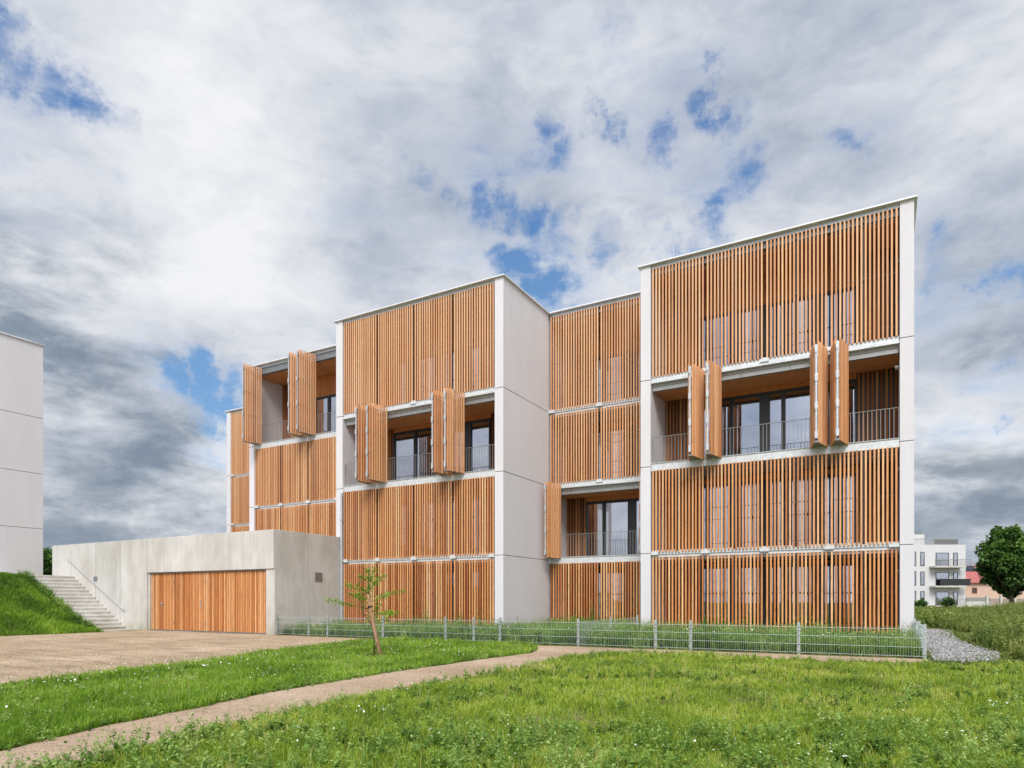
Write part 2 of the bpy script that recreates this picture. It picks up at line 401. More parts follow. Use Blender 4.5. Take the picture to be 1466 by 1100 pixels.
LV = [0, Z1, Z2, Z3, ZT]
def storey_span(i, open_here, open_above):
    z0 = (.28 if i == 0 else LV[i]+.035); z1 = (LV[i+1]-.125 if i < 3 else ZT-.13)
    return z0, z1
def block(XL, XR, Y, bays, open_storey, packets, wins, depth=9., pier_l=.36, pier_r=.36, back=1.75, hide_right=False):
    """one bay stack: piers, slabs, closed shutters, one open loggia storey"""
    if pier_l: pier(XL, XL+pier_l, Y, Y+depth, LV)
    if pier_r: pier(XR-pier_r, XR, Y, Y+depth, LV)
    xl, xr = XL+pier_l, XR-pier_r
    xs = [xl+(xr-xl)*k/bays for k in range(bays+1)] if not isinstance(bays, list) else bays
    for i in range(4):
        z0, z1 = storey_span(i, 0, 0)
        if i: 
            slab(xl, xr, Y, Y+depth-.02, LV[i], above_open=(open_storey == i), below_open=(open_storey == i-1))
            if open_storey not in (i, i-1):
                for x in xs[1:-1]: bracket(x, Y, LV[i])
                bracket(xl+.14, Y, LV[i]); bracket(xr-.14, Y, LV[i])
            elif open_storey == i-1:
                for x in xs[1:-1]: bracket(x, Y, LV[i]+.03)
        if i == open_storey:
            railing(xl, xr, Y+.12, LV[i]+.05)
            for (xb, sd) in packets: packet(xs[xb], sd, Y, z0+.03, z1+.16 if i < 3 else ZT-.16)
        else:
            for k in range(len(xs)-1): slat_panel(xs[k], xs[k+1], Y+.025, z0 if open_storey != i-1 else LV[i]+.09, z1, gap=.055)
        # inner wall of the loggia
        yb = Y+back; zc = LV[i+1]-.29 if i < 3 else ZT-.45; zf = LV[i]+.03 if i else .02
        zw = min(zc, zf+2.48); w0, w1, sp = wins[i]
        if w0 > xl+.02: cladding(xl, w0, yb, zf, zc)
        if w1 < xr-.02: cladding(w1, xr, yb, zf, zc)
        window(w0, w1, yb, zf, zw, sp)
        if zc-zw > .05: boards(w0, w1, yb-.02, zw+.002, zc)
    # rear, room floor, roof
    b = MB(); b.box(xl, xr, Y+depth-.25, Y+depth, 0, ZT-.05); b.build('rear_wall', M['room'], bld)
    gs = MB(); gs.box(xl, xr, Y+.1, Y+depth-.26, -.1, .015); gs.build('floor_slab', M['floor'], bld)
    c = MB(); c.box(xl, xr, Y+.30, Y+back+.1, ZT-.44, ZT-.32, .5); c.build('balcony_ceiling', M['ply'], bld)
    r = MB(); r.box(xl, xr, Y+.14, Y+depth-.26, ZT-.318, ZT-.04); r.build('roof', M['soffit'], bld)
    e = MB(); e.box(xl+.01, xr-.01, Y+.06, Y+.13, ZT-.13, ZT-.01); e.build('roof_edge', M['zinc'], bld)
    if open_storey == 3:
        g = MB(); g.box(xl+.01, xr-.01, Y+.10, Y+.28, ZT-.42, ZT-.14); g.build('drip_channel', M['soffit'], bld)
def cap(x0, x1, y0, y1, name='roof_cap'):
    c = MB(); c.box(x0, x1, y0, y1, ZT-.008, ZT+.028); c.box(x0+.05, x1-.05, y0+.05, y1-.05, ZT+.029, ZT+.06)
    c.build(name, M['cap'], bld)

sp4 = [.23, .46, .56, .80]
# block nearest the camera (right)
block(-7.338, .808, 22.232, 4, 2, [(1, -1), (1, 1), (3, -1), (3, 1)],
      [(-5.7, -.72, [.22, .44, .56, .78])]*4)
cap(-7.42, .89, 22.15, 31.4)
# projecting middle block
block(-19.836, -11.793, 20.392, 4, 2, [(1, -1), (1, 1), (3, -1), (3, 1)],
      [(-18.2, -13.36, [.24, .47, .55, .78])]*4)
cap(-19.92, -11.71, 20.31, 31.0)
# recessed bay between them
block(-11.793, -7.338, 24.047, [-11.77, -9.6, -7.36], 1, [(0, 1), (2, -1)],
      [(-10.87, -8.0, [.28, .7])]*4, depth=7., pier_l=.0, pier_r=.0)
cap(-11.70, -7.43, 23.97, 31.1)
# left block above the garage
block(-27.537, -19.836, 22.311, 4, 3, [(0, 1), (2, -1), (2, 1)],
      [(-24.8, -21.0, [.25, .5, .75])]*4, pier_r=.0)
cap(-27.62, -19.93, 22.23, 31.2)
# far left recessed bay
block(-35.197, -27.537, 26.847, 4, -5, [], [(-33, -29, [.25, .5, .75])]*4, depth=5, pier_r=.0)
cap(-35.28, -27.63, 26.77, 31.8)
# downpipe beside the middle block
dp = MB(); dp.tube([(-19.47, 20.32, 0), (-19.47, 20.32, 5.7)], .045, 10, .5)
for z in (1.2, 2.9, 4.6): dp.box(-19.53, -19.41, 20.265, 20.389, z-.02, z+.02)
dp.build('downpipe', M['zinc'], bld)
for (x, y, h) in ((-7.0, 25.2, 1.55), (-27.3, 24.5, .8), (-14.5, 27, .9), (-2, 27, 1.1)):
    lr = MB(); lr.tube([(x, y, ZT), (x, y, ZT+h+.6)], .012, 6); lr.box(x-.08, x+.08, y-.08, y+.08, ZT+.06, ZT+.14)
    lr.build('lightning_rod', M['zinc'], bld)
for z in (Z3-.75, ZT-1.6, Z1-.75, Z2-.75):          # small round wall lamps in the right loggias
    wl = MB(); wl.tube([(.44, 22.55, z), (.34, 22.55, z)], .07, 12); wl.build('wall_lamp', M['rail'], bld)

# ------------------------------------------------------------------ garage with retaining wall
GX, GY, GT = -19.573, 16.92, 3.9
gar = empty('garage', (-23.5, 17.5, 0))
tag(gar, 'low board marked concrete garage with wide larch slat door', 'garage')
w = MB(); seams = [-34.92, -33.17, -31.25, -29.28, -27.33]
for i in range(4): w.box(seams[i]+.011, seams[i+1]-.011, GY, GY+.3, -.2, GT, [.35, .55, .25, .75][i])
w.box(-27.319, GX-.002, GY, GY+.3, 2.45, GT, .7)                   # lintel
w.box(-27.324, -27.22, GY+.06, GY+.3, -.2, 2.449, .6)
w.box(-20.03, GX-.12, GY+.05, GY+.3, -.2, 2.449, .8)
w.build('front_wall', M['concrete'], gar, bevel=.01)
w = MB(); w.box(GX-.3, GX, GY+.302, 18.455, -.2, GT, .45); w.box(GX-.3, GX, 18.467, 20.385, -.2, GT, .55)
w.box(GX-.118, GX, GY+.05, GY+.30, -.2, 2.449, .5)
w.build('side_wall', M['concrete'], gar, bevel=.01)
w = MB(); w.box(-34.9, -34.6, GY+.302, 26.8, -.2, GT, .5); w.build('end_wall', M['concrete'], gar)
w = MB(); w.box(-34.5, GX-.302, GY+.302, 22.2, 3.3, 3.5); w.build('roof', M['floor'], gar)
w = MB(); w.box(-34.58, GX-.32, GY+.31, GY+.34, -.1, 3.28); w.build('wall_core', M['joint'], gar)
# door: four leaves of vertical slats
xs = [-27.21, -25.63, -23.62, -21.8, -20.04]
for k in range(4):
    d = MB(); a, b = xs[k]+.008, xs[k+1]-.008; n = round((b-a)/.098); p = (b-a)/n
    d.box(a, b, GY+.16, GY+.2, .05, 2.39, .1)
    for i in range(n): d.box(a+i*p+.017, a+(i+1)*p-.017, GY+.115, GY+.159, .05, 2.40, min(1, slat_t()*.8+.18))
    o = d.build('garage_door', M['door'], gar)
    if k in (0, 1):
        h = MB(); hx = b-.55 if k == 0 else b-.12
        hx = [-26.45, -23.9][k]
        h.box(hx-.02, hx+.02, GY+.09, GY+.112, .98, 1.22); h.tube([(hx, GY+.088, 1.15), (hx, GY+.05, 1.15), (hx+.12, GY+.05, 1.15)], .012, 8)
        h.build('handle', M['zinc'], o)
        g = MB()
        for z in (.35, 2.05): g.box(b-.02, b+.02, GY+.1, GY+.113, z-.05, z+.05)
        g.build('hinge', M['rail'], o)
f = MB(); f.box(-27.21, -20.04, GY+.06, GY+.12, 2.405, 2.447); f.box(-27.21, -20.04, GY+.12, GY+.22, -.02, .045)
f.build('door_frame', M['soffit'], gar)
v = MB(); v.box(GX, GX+.02, 18.95, 19.34, 2.03, 2.39)
for k in range(7): v.box(GX+.02, GX+.032, 18.97, 19.32, 2.06+k*.046, 2.085+k*.046)
v.build('vent', M['rail'], gar)
v = MB(); v.box(-31.35, -31.05, GY-.012, GY, 2.15, 2.36); v.build('wall_plate', M['soffit'], gar)
hr = MB(); hr.tube([(-33.53, GY-.1, 3.31), (-28.86, GY-.1, .86)], .024, 10)
for k in range(5):
    t = .06+.88*k/4; x = -33.53+4.67*t; z = 3.31-2.45*t; hr.tube([(x, GY-.1, z-.02), (x, GY-.1, z-.08), (x, GY+.0, z-.08)], .008, 6)
hr.build('handrail', M['zinc'], gar)

# stairs
st = empty('staircase', (-31, 16, 0)); tag(st, 'straight concrete outdoor stair rising beside the garage wall', 'stairs')
n = 15; x0s, x1s, zt = -28.9, -33.22, 2.41
for k in range(n):
    s = MB(); xa = x0s+(x1s-x0s)*k/n; xb = x0s+(x1s-x0s)*(k+1)/n
    s.box(xb, xa, 15.02, GY-.004, -.1, zt*(k+1)/n-.001, random.uniform(.3, .8))
    s.box(xa, xa+.03, 15.02, GY-.004, zt*(k+1)/n-.05, zt*(k+1)/n-.001, .9)
    s.build('step', M['concrete_step'], st)
s = MB(); s.box(-40, x1s-.001, 15.02, GY-.004, 1.5, zt); s.build('landing', M['concrete_step'], st)
s = MB(); s.box(-28.87, -28.0, 15.02, GY-.004, -.1, .025); s.build('bottom_slab', M['concrete_step'], st)

# ------------------------------------------------------------------ neighbouring white building on the left
nb = empty('neighbour_building', (-46, 12, 2.4)); tag(nb, 'plain windowless white rendered block on the grass bank at the left edge', 'building')
lv = [2.2, 5.16, 8.15, 11.19, 15.17]
mb = MB()
for i in range(4): mb.box(-54, -40, 3, 18.94, lv[i]+(.011 if i else 0), lv[i+1]-.011)
mb.build('wall', M['plaster'], nb, bevel=.012)
mb = MB(); mb.box(-53.97, -40.03, 3.03, 18.91, 2.3, 15.15); mb.build('wall_joint', M['joint'], nb)
mb = MB(); mb.box(-54.06, -39.93, 2.94, 19.01, 15.162, 15.2); mb.box(-53.6, -40.35, 3.4, 18.55, 15.2, 15.38); mb.build('roof_cap', M['zinc_white'], nb)

# ------------------------------------------------------------------ ground
def structure(name, mb, mat, label=None): return tag(mb.build(name, M[mat]), label, None, None, 'structure')
g = MB(); g.poly([(-2500, -300, 0), (2500, -300, 0), (2500, 4000, 0), (-2500, 4000, 0)]); structure('ground', g, 'soil')
def wobble(pts, amp=.05, step=.25):
    out = []
    for i in range(len(pts)):
        a = Vector(pts[i]); b = Vector(pts[(i+1) % len(pts)]); n = max(1, int((b-a).length/step)) if (b-a).length < 30 else 1
        for k in range(n):
            p = a.lerp(b, k/n); s = amp
            out.append((p.x+s*(math.sin(p.x*3.1+p.y*2.3)+.6*math.sin(p.x*7.7-p.y*6.1)), p.y+s*(math.sin(p.x*2.7-p.y*3.3)+.6*math.sin(p.x*6.3+p.y*8.1))))
    return out
drive = [(-9.5, -12), (-10.6, 0), (-11.35, 4.8), (-11.85, 6.6), (-12.25, 8.9), (-13.3, 12.6), (-13.9, 15.0), (-13.7, 16.75), (-19.5, 16.95), (-27.2, 17.0), (-28.4, 15.4), (-27.7, 14.5), (-27.4, 11.6), (-27, 0), (-27, -12)]
g = MB(); g.poly([(x, y, .004) for x, y in wobble(drive, .05)]); structure('driveway', g, 'paving')
pathp = [(-3.9, -12), (-5.0, 0), (-5.47, 2.77), (-5.71, 4.16), (-5.9, 5.7), (-5.98, 7.8), (-6.05, 11.25), (-6.0, 13.8), (-5.7, 14.9), (-5.0, 15.4), (-3.76, 15.62), (-.78, 15.3), (.45, 15.45), (.95, 15.9), (.95, 16.9), (-7.5, 16.75), (-8.6, 16.6), (-7.7, 15.2), (-7.45, 14.3), (-7.62, 11.2), (-7.62, 8.2), (-7.35, 5.9), (-6.95, 3.9), (-6.5, 2.7), (-6.0, 0), (-5.0, -12)]
g = MB(); g.poly([(x, y, .008) for x, y in wobble(pathp, .035)]); structure('path', g, 'path')
gravp = [(.95, 16.1), (1.6, 16.0), (2.05, 16.6), (2.4, 19.0), (2.15, 21.5), (2.1, 26), (2.4, 32), (1.3, 33), (.95, 24)]
g = MB(); g.poly([(x, y, .006) for x, y in wobble(gravp, .05)]); structure('gravel_bed', g, 'stone')

def in_poly(x, y, poly):
    r = np.zeros(len(x), bool); n = len(poly)
    for i in range(n):
        x0, y0 = poly[i]; x1, y1 = poly[(i+1) % n]
        if y0 == y1: continue
        c = ((y0 > y) != (y1 > y)) & (x < (x1-x0)*(y-y0)/(y1-y0)+x0); r ^= c
    return r
def fbm(x, y, s=1., seed=0):
    a = np.zeros_like(x)
    for k in range(5):
        f = s*1.9**k; ph = seed*1.7+k*2.1
        a += (np.sin(f*x+1.3*np.sin(f*.7*y+ph)+ph)*np.cos(f*y*.9+1.1*np.sin(f*.8*x-ph)))/1.5**k
    return a/2.6

def depth_of(x, y): return -x*SA+y*CA
def sample(poly, dens, dref, power, zfun=None, margin=2.5):
    xs_ = [p[0] for p in poly]; ys_ = [p[1] for p in poly]; x0, x1, y0, y1 = min(xs_), max(xs_), min(ys_), max(ys_)
    n = int((x1-x0)*(y1-y0)*dens); x = rng.uniform(x0, x1, n); y = rng.uniform(y0, y1, n)
    d = depth_of(x, y); r = x*CA+y*SA
    keep = (d > 2.2) & (np.abs(r) < d*.80+margin)
    keep &= rng.random(n) < np.clip((dref/np.maximum(d, .1))**power, 0, 1)
    x, y = x[keep], y[keep]; k = in_poly(x, y, poly); return x[k], y[k]
def blades(name, x, y, z, h, mat, wscale=1., lean=.45, tint0=.5, tvar=.2, label=None, cat=None):
    n = len(x); d = depth_of(x, y); w = np.maximum(.0035, d*.00050)*wscale*rng.uniform(.7, 1.4, n)
    a = rng.uniform(0, 2*np.pi, n); b = rng.uniform(0, 2*np.pi, n); ln = lean*rng.random(n)**1.2*h*1.3
    dx, dy = np.cos(a)*w, np.sin(a)*w; lx, ly = np.cos(b)*ln, np.sin(b)*ln
    V = np.empty((n, 5, 3), np.float32)
    V[:, 0] = np.stack([x-dx, y-dy, z-.01], 1); V[:, 1] = np.stack([x+dx, y+dy, z-.01], 1)
    V[:, 2] = np.stack([x+dx*.75+lx*.35, y+dy*.75+ly*.35, z+h*.6], 1); V[:, 3] = np.stack([x-dx*.75+lx*.35, y-dy*.75+ly*.35, z+h*.6], 1)
    V[:, 4] = np.stack([x+lx, y+ly, z+h*rng.uniform(.8, 1, n)], 1)
    base = (np.arange(n)*5)[:, None]
    tri = np.concatenate([base+np.array([0, 1, 2]), base+np.array([0, 2, 3]), base+np.array([3, 2, 4])], 1)
    t = np.clip(tint0+rng.normal(0, tvar, n), 0, 1)
    o = np_mesh(name, V.reshape(-1, 3), tri, 3, M[mat], np.repeat(t, 3))
    return tag(o, label, cat, None, 'stuff')

def leaves_geo(P, D, Ln, W, rngl=None):
    """diamond leaves: P base, D unit direction, Ln length, W half width"""
    n = len(P); up = rng.normal(0, .5, (n, 3)); up[:, 2] += 1
    S = np.cross(D, up); S /= np.linalg.norm(S, axis=1, keepdims=True)+1e-9
    nn = np.cross(S, D)
    V = np.empty((n, 4, 3), np.float32); L_ = Ln[:, None]; W_ = W[:, None]
    V[:, 0] = P; V[:, 1] = P+D*L_*.5+S*W_-nn*W_*.25*0; V[:, 2] = P+D*L_-nn*L_*.18; V[:, 3] = P+D*L_*.5-S*W_
    f = (np.arange(n)*4)[:, None]+np.array([[0, 1, 2, 3]])
    return V.reshape(-1, 3), f
def weeds(name, x, y, z, h, mat, stems=5, per=9, leaf=.05, spread=.5, tint0=.5, label=None, cat='weeds', parent=None, wide=.28):
    """leafy plants: every plant has a few leaning stems set with leaves"""
    n = len(x)
    X = np.repeat(x, stems); Y_ = np.repeat(y, stems); Z = np.repeat(z, stems); H = np.repeat(h, stems)*rng.uniform(.55, 1.1, n*stems)
    T = np.repeat(rng.normal(tint0, .14, n), stems)
    a = rng.uniform(0, 2*np.pi, n*stems); ln = rng.random(n*stems)*spread*H
    m = len(X)
    tt = np.tile(np.linspace(.08, 1., per), m); Xr = np.repeat(np.arange(m), per)
    tt = np.clip(tt+rng.uniform(-.05, .05, len(tt)), 0, 1)
    P = np.stack([X[Xr]+np.cos(a[Xr])*ln[Xr]*tt**1.5, Y_[Xr]+np.sin(a[Xr])*ln[Xr]*tt**1.5, Z[Xr]+H[Xr]*tt], 1)
    b = rng.uniform(0, 2*np.pi, len(tt)); el = rng.uniform(-.1, .95, len(tt))
    D = np.stack([np.cos(b)*np.cos(el), np.sin(b)*np.cos(el), np.sin(el)], 1)
    d = depth_of(P[:, 0], P[:, 1])
    Lf = leaf*rng.uniform(.5, 1.3, len(tt))*(1.15-.5*tt)
    V, f = leaves_geo(P, D, Lf, Lf*wide*rng.uniform(.7, 1.2, len(tt)))
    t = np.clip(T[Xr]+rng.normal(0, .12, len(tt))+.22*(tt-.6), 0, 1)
    # stems as thin strips
    sw = np.maximum(.0022, depth_of(X, Y_)*.0002); ang = rng.uniform(0, np.pi, m)
    dx, dy = np.cos(ang)*sw, np.sin(ang)*sw
    SV = np.empty((m, 4, 3), np.float32)
    SV[:, 0] = np.stack([X-dx, Y_-dy, Z-.01], 1); SV[:, 1] = np.stack([X+dx, Y_+dy, Z-.01], 1)
    tx, ty = X+np.cos(a)*ln, Y_+np.sin(a)*ln
    SV[:, 2] = np.stack([tx+dx*.4, ty+dy*.4, Z+H], 1); SV[:, 3] = np.stack([tx-dx*.4, ty-dy*.4, Z+H], 1)
    f2 = (np.arange(m)*4)[:, None]+np.array([[0, 1, 2, 3]])+len(V)
    o = np_mesh(name, np.concatenate([V, SV.reshape(-1, 3)]), np.concatenate([f, f2]), 4, M[mat], np.concatenate([t, np.clip(np.repeat(T, 1), 0, 1)]), parent)
    return tag(o, label, cat, None, 'stuff') if parent is None else o

lawn = [(-3.9, -12), (-5.35, 1), (-5.55, 2.77), (-5.78, 4.16), (-5.95, 5.7), (-6.03, 7.8), (-6.1, 11.25), (-6.03, 13.9), (-5.7, 14.95), (-5.0, 15.45), (-3.76, 15.66), (-.78, 15.35), (.45, 15.5), (1.2, 15.75), (2.3, 16.3), (14, 17), (16, -12)]
strip = [(-11.2, 3.0), (-11.35, 4.8), (-11.85, 6.6), (-12.25, 8.9), (-13.3, 12.6), (-13.9, 15.0), (-13.7, 16.8), (-8.7, 16.7), (-7.75, 15.3), (-7.5, 14.3), (-7.65, 11.2), (-7.65, 8.2), (-7.38, 5.9), (-6.98, 3.9), (-6.5, 2.7), (-6.0, 0), (-10.6, 0)]
x, y = sample(wobble(lawn, .07), 5200, 5.2, 1.55)
nz = fbm(x, y, 1.1, 1); nz2 = fbm(x, y, 3.1, 5)
k = rng.random(len(x)) < np.clip(.78+nz2*.95+nz*.3, .12, 1); x, y, nz, nz2 = x[k], y[k], nz[k], nz2[k]
nz3 = fbm(x, y, 7.5, 11); h = (.055+.035*nz+.035*nz2+.04*nz3)*rng.uniform(.5, 1.7, len(x)); h = np.clip(h, .015, .24)
blades('lawn_grass', x, y, np.zeros(len(x)), h, 'grass', 1.1, .8, .52, .17, 'short patchy lawn between the path and the picture front', 'grass')
x, y = sample(wobble(strip, .06), 5200, 6.0, 1.45)
nz = fbm(x, y, 1.3, 3); h = np.clip((.10+.04*nz+.05*fbm(x, y, 6., 13))*rng.uniform(.45, 1.5, len(x)), .02, .28)
blades('strip_grass', x, y, np.zeros(len(x)), h, 'grass_strip', 1.15, .7, .5, .18, 'lush grass strip between driveway and path', 'grass')

# leafy weeds in the lawn foreground and along the path edges
x, y = sample(lawn, 34, 6.0, 1.1); d = depth_of(x, y)
nz = fbm(x, y, .9, 8); k = rng.random(len(x)) < np.clip(.12+.5*(nz > .15)+.8*(d < 6.6), 0, .97); x, y, d = x[k], y[k], d[k]
weeds('lawn_weeds', x, y, np.zeros(len(x)), np.clip(rng.normal(.13, .05, len(x))+.15*(d < 6.2)*rng.random(len(x)), .05, .38), 'weed', 5, 12, .043, .9, .5, 'low broadleaf weeds scattered through the lawn', 'weeds')
x, y = sample(strip, 22, 7.0, 1.1); nz = fbm(x, y, 1.2, 4)
k = rng.random(len(x)) < np.clip(.35+.5*nz, .08, 1); x, y = x[k], y[k]
weeds('strip_weeds', x, y, np.zeros(len(x)), np.clip(rng.normal(.16, .05, len(x)), .06, .34), 'weed', 5, 9, .045, .8, .6, 'broadleaf weeds growing in the grass strip', 'weeds')
# fringe of creeping weeds along both path edges
def along(pts, step, jit):
    o = []
    for a, b in zip(pts[:-1], pts[1:]):
        a = Vector(a); b = Vector(b); n = max(1, int((b-a).length/step))
        for k in range(n):
            p = a.lerp(b, (k+random.random())/n); o.append((p.x+random.gauss(0, jit), p.y+random.gauss(0, jit)))
    return np.array(o)
e = np.concatenate([along([(-5.5, 2), (-5.78, 4.16), (-5.95, 5.7), (-6.03, 7.8), (-6.1, 11.25), (-6.03, 13.9), (-5.7, 14.95), (-5.0, 15.45), (-3.7, 15.66), (-.78, 15.35), (1, 15.7)], .07, .07),
                    along([(-6.6, 2.7), (-7.0, 3.9), (-7.4, 5.9), (-7.65, 8.2), (-7.65, 11.2), (-7.55, 14.3), (-7.8, 15.2)], .06, .06),
                    along([(-11.35, 4.8), (-11.85, 6.6), (-12.25, 8.9), (-13.3, 12.6), (-13.9, 15.0), (-13.7, 16.7)], .10, .08)])
weeds('edge_weeds', e[:, 0], e[:, 1], np.zeros(len(e)), np.clip(rng.normal(.09, .04, len(e)), .03, .25), 'weed', 5, 7, .035, 1.3, .55, 'creeping weeds along the edges of the path', 'weeds')
# knee-high planting between fence and building
bed = [(-19.4, 17.15), (.75, 17.15), (.75, 22.1), (-7.0, 22.1), (-7.4, 23.9), (-11.7, 23.9), (-11.7, 20.2), (-19.4, 20.2)]
x, y = sample(bed, 34, 60, 1.); nz = fbm(x, y, 1.6, 2); front = y < 20
h = np.clip(.47+.34*nz+rng.normal(0, .07, len(x))-.10*(x < -16), .14, .95)
weeds('garden_weeds', x, y, np.zeros(len(x)), h, 'weed', 6, 12, .075, .45, .42, 'knee high green weeds between fence and facade', 'weeds', wide=.2)
x, y = sample(bed, 60, 60, 1.); nz = fbm(x, y, 1.9, 7); k = rng.random(len(x)) < np.clip(.65+1.1*nz, .1, 1); x, y, nz = x[k], y[k], nz[k]
blades('garden_grass', x, y, np.zeros(len(x)), np.clip((.33+.3*nz)*rng.uniform(.6, 1.4, len(x)), .08, .75), 'weed', 1.2, .6, .4, .2, 'tall rough grass inside the fenced garden beds', 'grass')
for (px_, h_) in ((-9.35, 1.25), (-13.2, .85), (-14.6, .9), (-11.3, .95), (-3.4, .75), (-16.9, .7), (-1.3, .75)):
    pass

# embankment and raised terrace at the left
def grid_mesh(name, x0, x1, y0, y1, nx, ny, zf, mat):
    X, Y_ = np.meshgrid(np.linspace(x0, x1, nx), np.linspace(y0, y1, ny)); Z = zf(X, Y_)
    V = np.stack([X.ravel(), Y_.ravel(), Z.ravel()], 1); i = np.arange(nx*ny).reshape(ny, nx)
    Fc = np.stack([i[:-1, :-1], i[:-1, 1:], i[1:, 1:], i[1:, :-1]], -1).reshape(-1, 4)
    me = bpy.data.meshes.new(name); me.from_pydata(V.tolist(), [], Fc.tolist()); me.materials.append(M[mat])
    me.polygons.foreach_set('use_smooth', [True]*len(me.polygons))
    o = bpy.data.objects.new(name, me); col.objects.link(o); return tag(o, None, None, None, 'structure')
def bank(X, Y_):
    t = np.clip((-27.25-X)/5.9, 0, 1); z = 2.5*(t*.75+.25*t*t*(3-2*t))+.05*fbm(X, Y_, .9, 3)*np.clip(t*6, 0, 1)
    return z-.03*(t <= 0)-np.clip((Y_-12.8)/2.2, 0, 1)*.24*np.clip(t*4, 0, 1)
grid_mesh('embankment', -60, -27.2, -30, 15.0, 120, 90, bank, 'soil')
te = MB(); te.box(-120, -34.9, 15.0, 160, 1.5, 2.38); structure('terrace', te, 'soil')
poly = [(-27.3, -2), (-27.3, 15.1), (-39.9, 15.1), (-39.9, -2)]
n = 150000; x = rng.uniform(-39.9, -27.2, n); y = rng.uniform(3, 15.1, n)
k = np.abs((x*CA+y*SA)/depth_of(x, y)) < .92; x, y = x[k], y[k]
blades('bank_grass', x, y, bank(x, y), np.clip((.13+.06*fbm(x, y, 1.4, 6))*rng.uniform(.6, 1.4, len(x)), .04, .35), 'grass_strip', .85, .8, .32, .17, 'dense dark grass on the bank beside the stair', 'grass')
x = rng.uniform(-33.4, -27.9, 260); y = np.full(260, 14.95)+rng.normal(0, .1, 260)
weeds('bank_weeds', x, y, bank(x, y), rng.uniform(.12, .38, 260), 'weed', 5, 9, .07, .7, .3, 'weeds hanging over the left edge of the stair', 'weeds')

# meadow mound at the right
def mound(X, Y_):
    e = 2.5+.45*np.sin(Y_*.45+1.0)+.02*(Y_-16); t = np.clip((X-e)/5.5, 0, 1); s = np.clip((Y_-15.6)/5., 0, 1)
    s = s*s*(3-2*s); far = np.clip((70-Y_)/25, 0, 1)
    return (1.05*t**.8*s*far)+.12*fbm(X, Y_, .7, 2)*np.clip(t*3, 0, 1)*s-.02
grid_mesh('mound', 2.3, 60, 14, 75, 150, 120, mound, 'soil')
n = 42000; u = rng.random(n); y = 15.8+u**1.3*52; x = 2.35+rng.random(n)**1.1*(4+y*.9)
d = depth_of(x, y); k = ((x*CA+y*SA)/d < .95); x, y = x[k], y[k]
e = 2.5+.45*np.sin(y*.45+1.0)+.02*(y-16); k = x > e-.1; x, y = x[k], y[k]; d = depth_of(x, y)
k = rng.random(len(x)) < np.clip(d/26, .35, 1); xg, yg = x[k][:9000], y[k][:9000]
weeds('meadow_weeds', xg, yg, mound(xg, yg), np.clip(rng.normal(.36, .12, len(xg))+.30*fbm(xg, yg, 1.3, 4), .08, 1.0), 'weed_far', 5, 9, .085, .5, .5, 'unmown wild meadow on the mound at the right', 'meadow')
n = 130000; u = rng.random(n); y = 15.6+u**1.5*50; x = 2.3+rng.random(n)*(5+y*.8); k = ((x*CA+y*SA)/depth_of(x, y) < .95); x, y = x[k], y[k]
e = 2.5+.45*np.sin(y*.45+1.0)+.02*(y-16); k = x > e-.15; x, y = x[k], y[k]
blades('meadow_grass', x, y, mound(x, y), np.clip(rng.normal(.28, .1, len(x))+.2*fbm(x, y, .9, 3), .05, .7), 'weed_far', 1.0, .7, .62, .2, 'tall pale grasses on the mound at the right', 'grass')
e = np.concatenate([along([(1.6, 15.9), (2.05, 16.6), (2.4, 19.0), (2.15, 21.5), (2.1, 26), (2.4, 32)], .05, .16), along([(.9, 15.8), (1.7, 15.9), (2.4, 16.2)], .035, .13), along([(.95, 16.2), (.95, 23)], .12, .08)])
weeds('gravel_edge_weeds', e[:, 0], e[:, 1], np.zeros(len(e)), np.clip(rng.normal(.09, .07, len(e)), .03, .4), 'weed_far', 4, 7, .045, .9, .5, 'weeds creeping over the rim of the ballast strip', 'weeds')
# weeds at the back right between gravel and far houses
x = rng.uniform(-2, 14, 2500); y = rng.uniform(36, 90, 2500)
weeds('field_weeds', x, y, np.zeros(len(x)), rng.uniform(.2, .7, len(x)), 'weed_far', 5, 7, .2, .6, .5, 'rough field growth in front of the far apartment house', 'weeds')

# ballast stones
x, y = sample(gravp, 900, 60, 1.); n = len(x)
s = rng.uniform(.018, .045, n)
oct_ = np.array([[1, 0, 0], [0, 1, 0], [-1, 0, 0], [0, -1, 0], [0, 0, .8], [0, 0, -.8]], float)
V = oct_[None]*s[:, None, None]*rng.uniform(.6, 1.25, (n, 6, 3))
a = rng.uniform(0, 6.28, n); c_, s_ = np.cos(a), np.sin(a)
vx = V[:, :, 0]*c_[:, None]-V[:, :, 1]*s_[:, None]; vy = V[:, :, 0]*s_[:, None]+V[:, :, 1]*c_[:, None]
V = np.stack([vx+x[:, None], vy+y[:, None], V[:, :, 2]+.02+rng.uniform(0, .05, n)[:, None]], 2)
tf = np.array([[0, 1, 4], [1, 2, 4], [2, 3, 4], [3, 0, 4], [1, 0, 5], [2, 1, 5], [3, 2, 5], [0, 3, 5]])
tri = ((np.arange(n)*6)[:, None, None]+tf[None]).reshape(n, -1)
tag(np_mesh('gravel_stones', V.reshape(-1, 3), tri, 3, M['ballast'], np.repeat(rng.random(n), 8)), 'coarse grey ballast stones beside the fence corner', 'gravel', None, 'stuff')

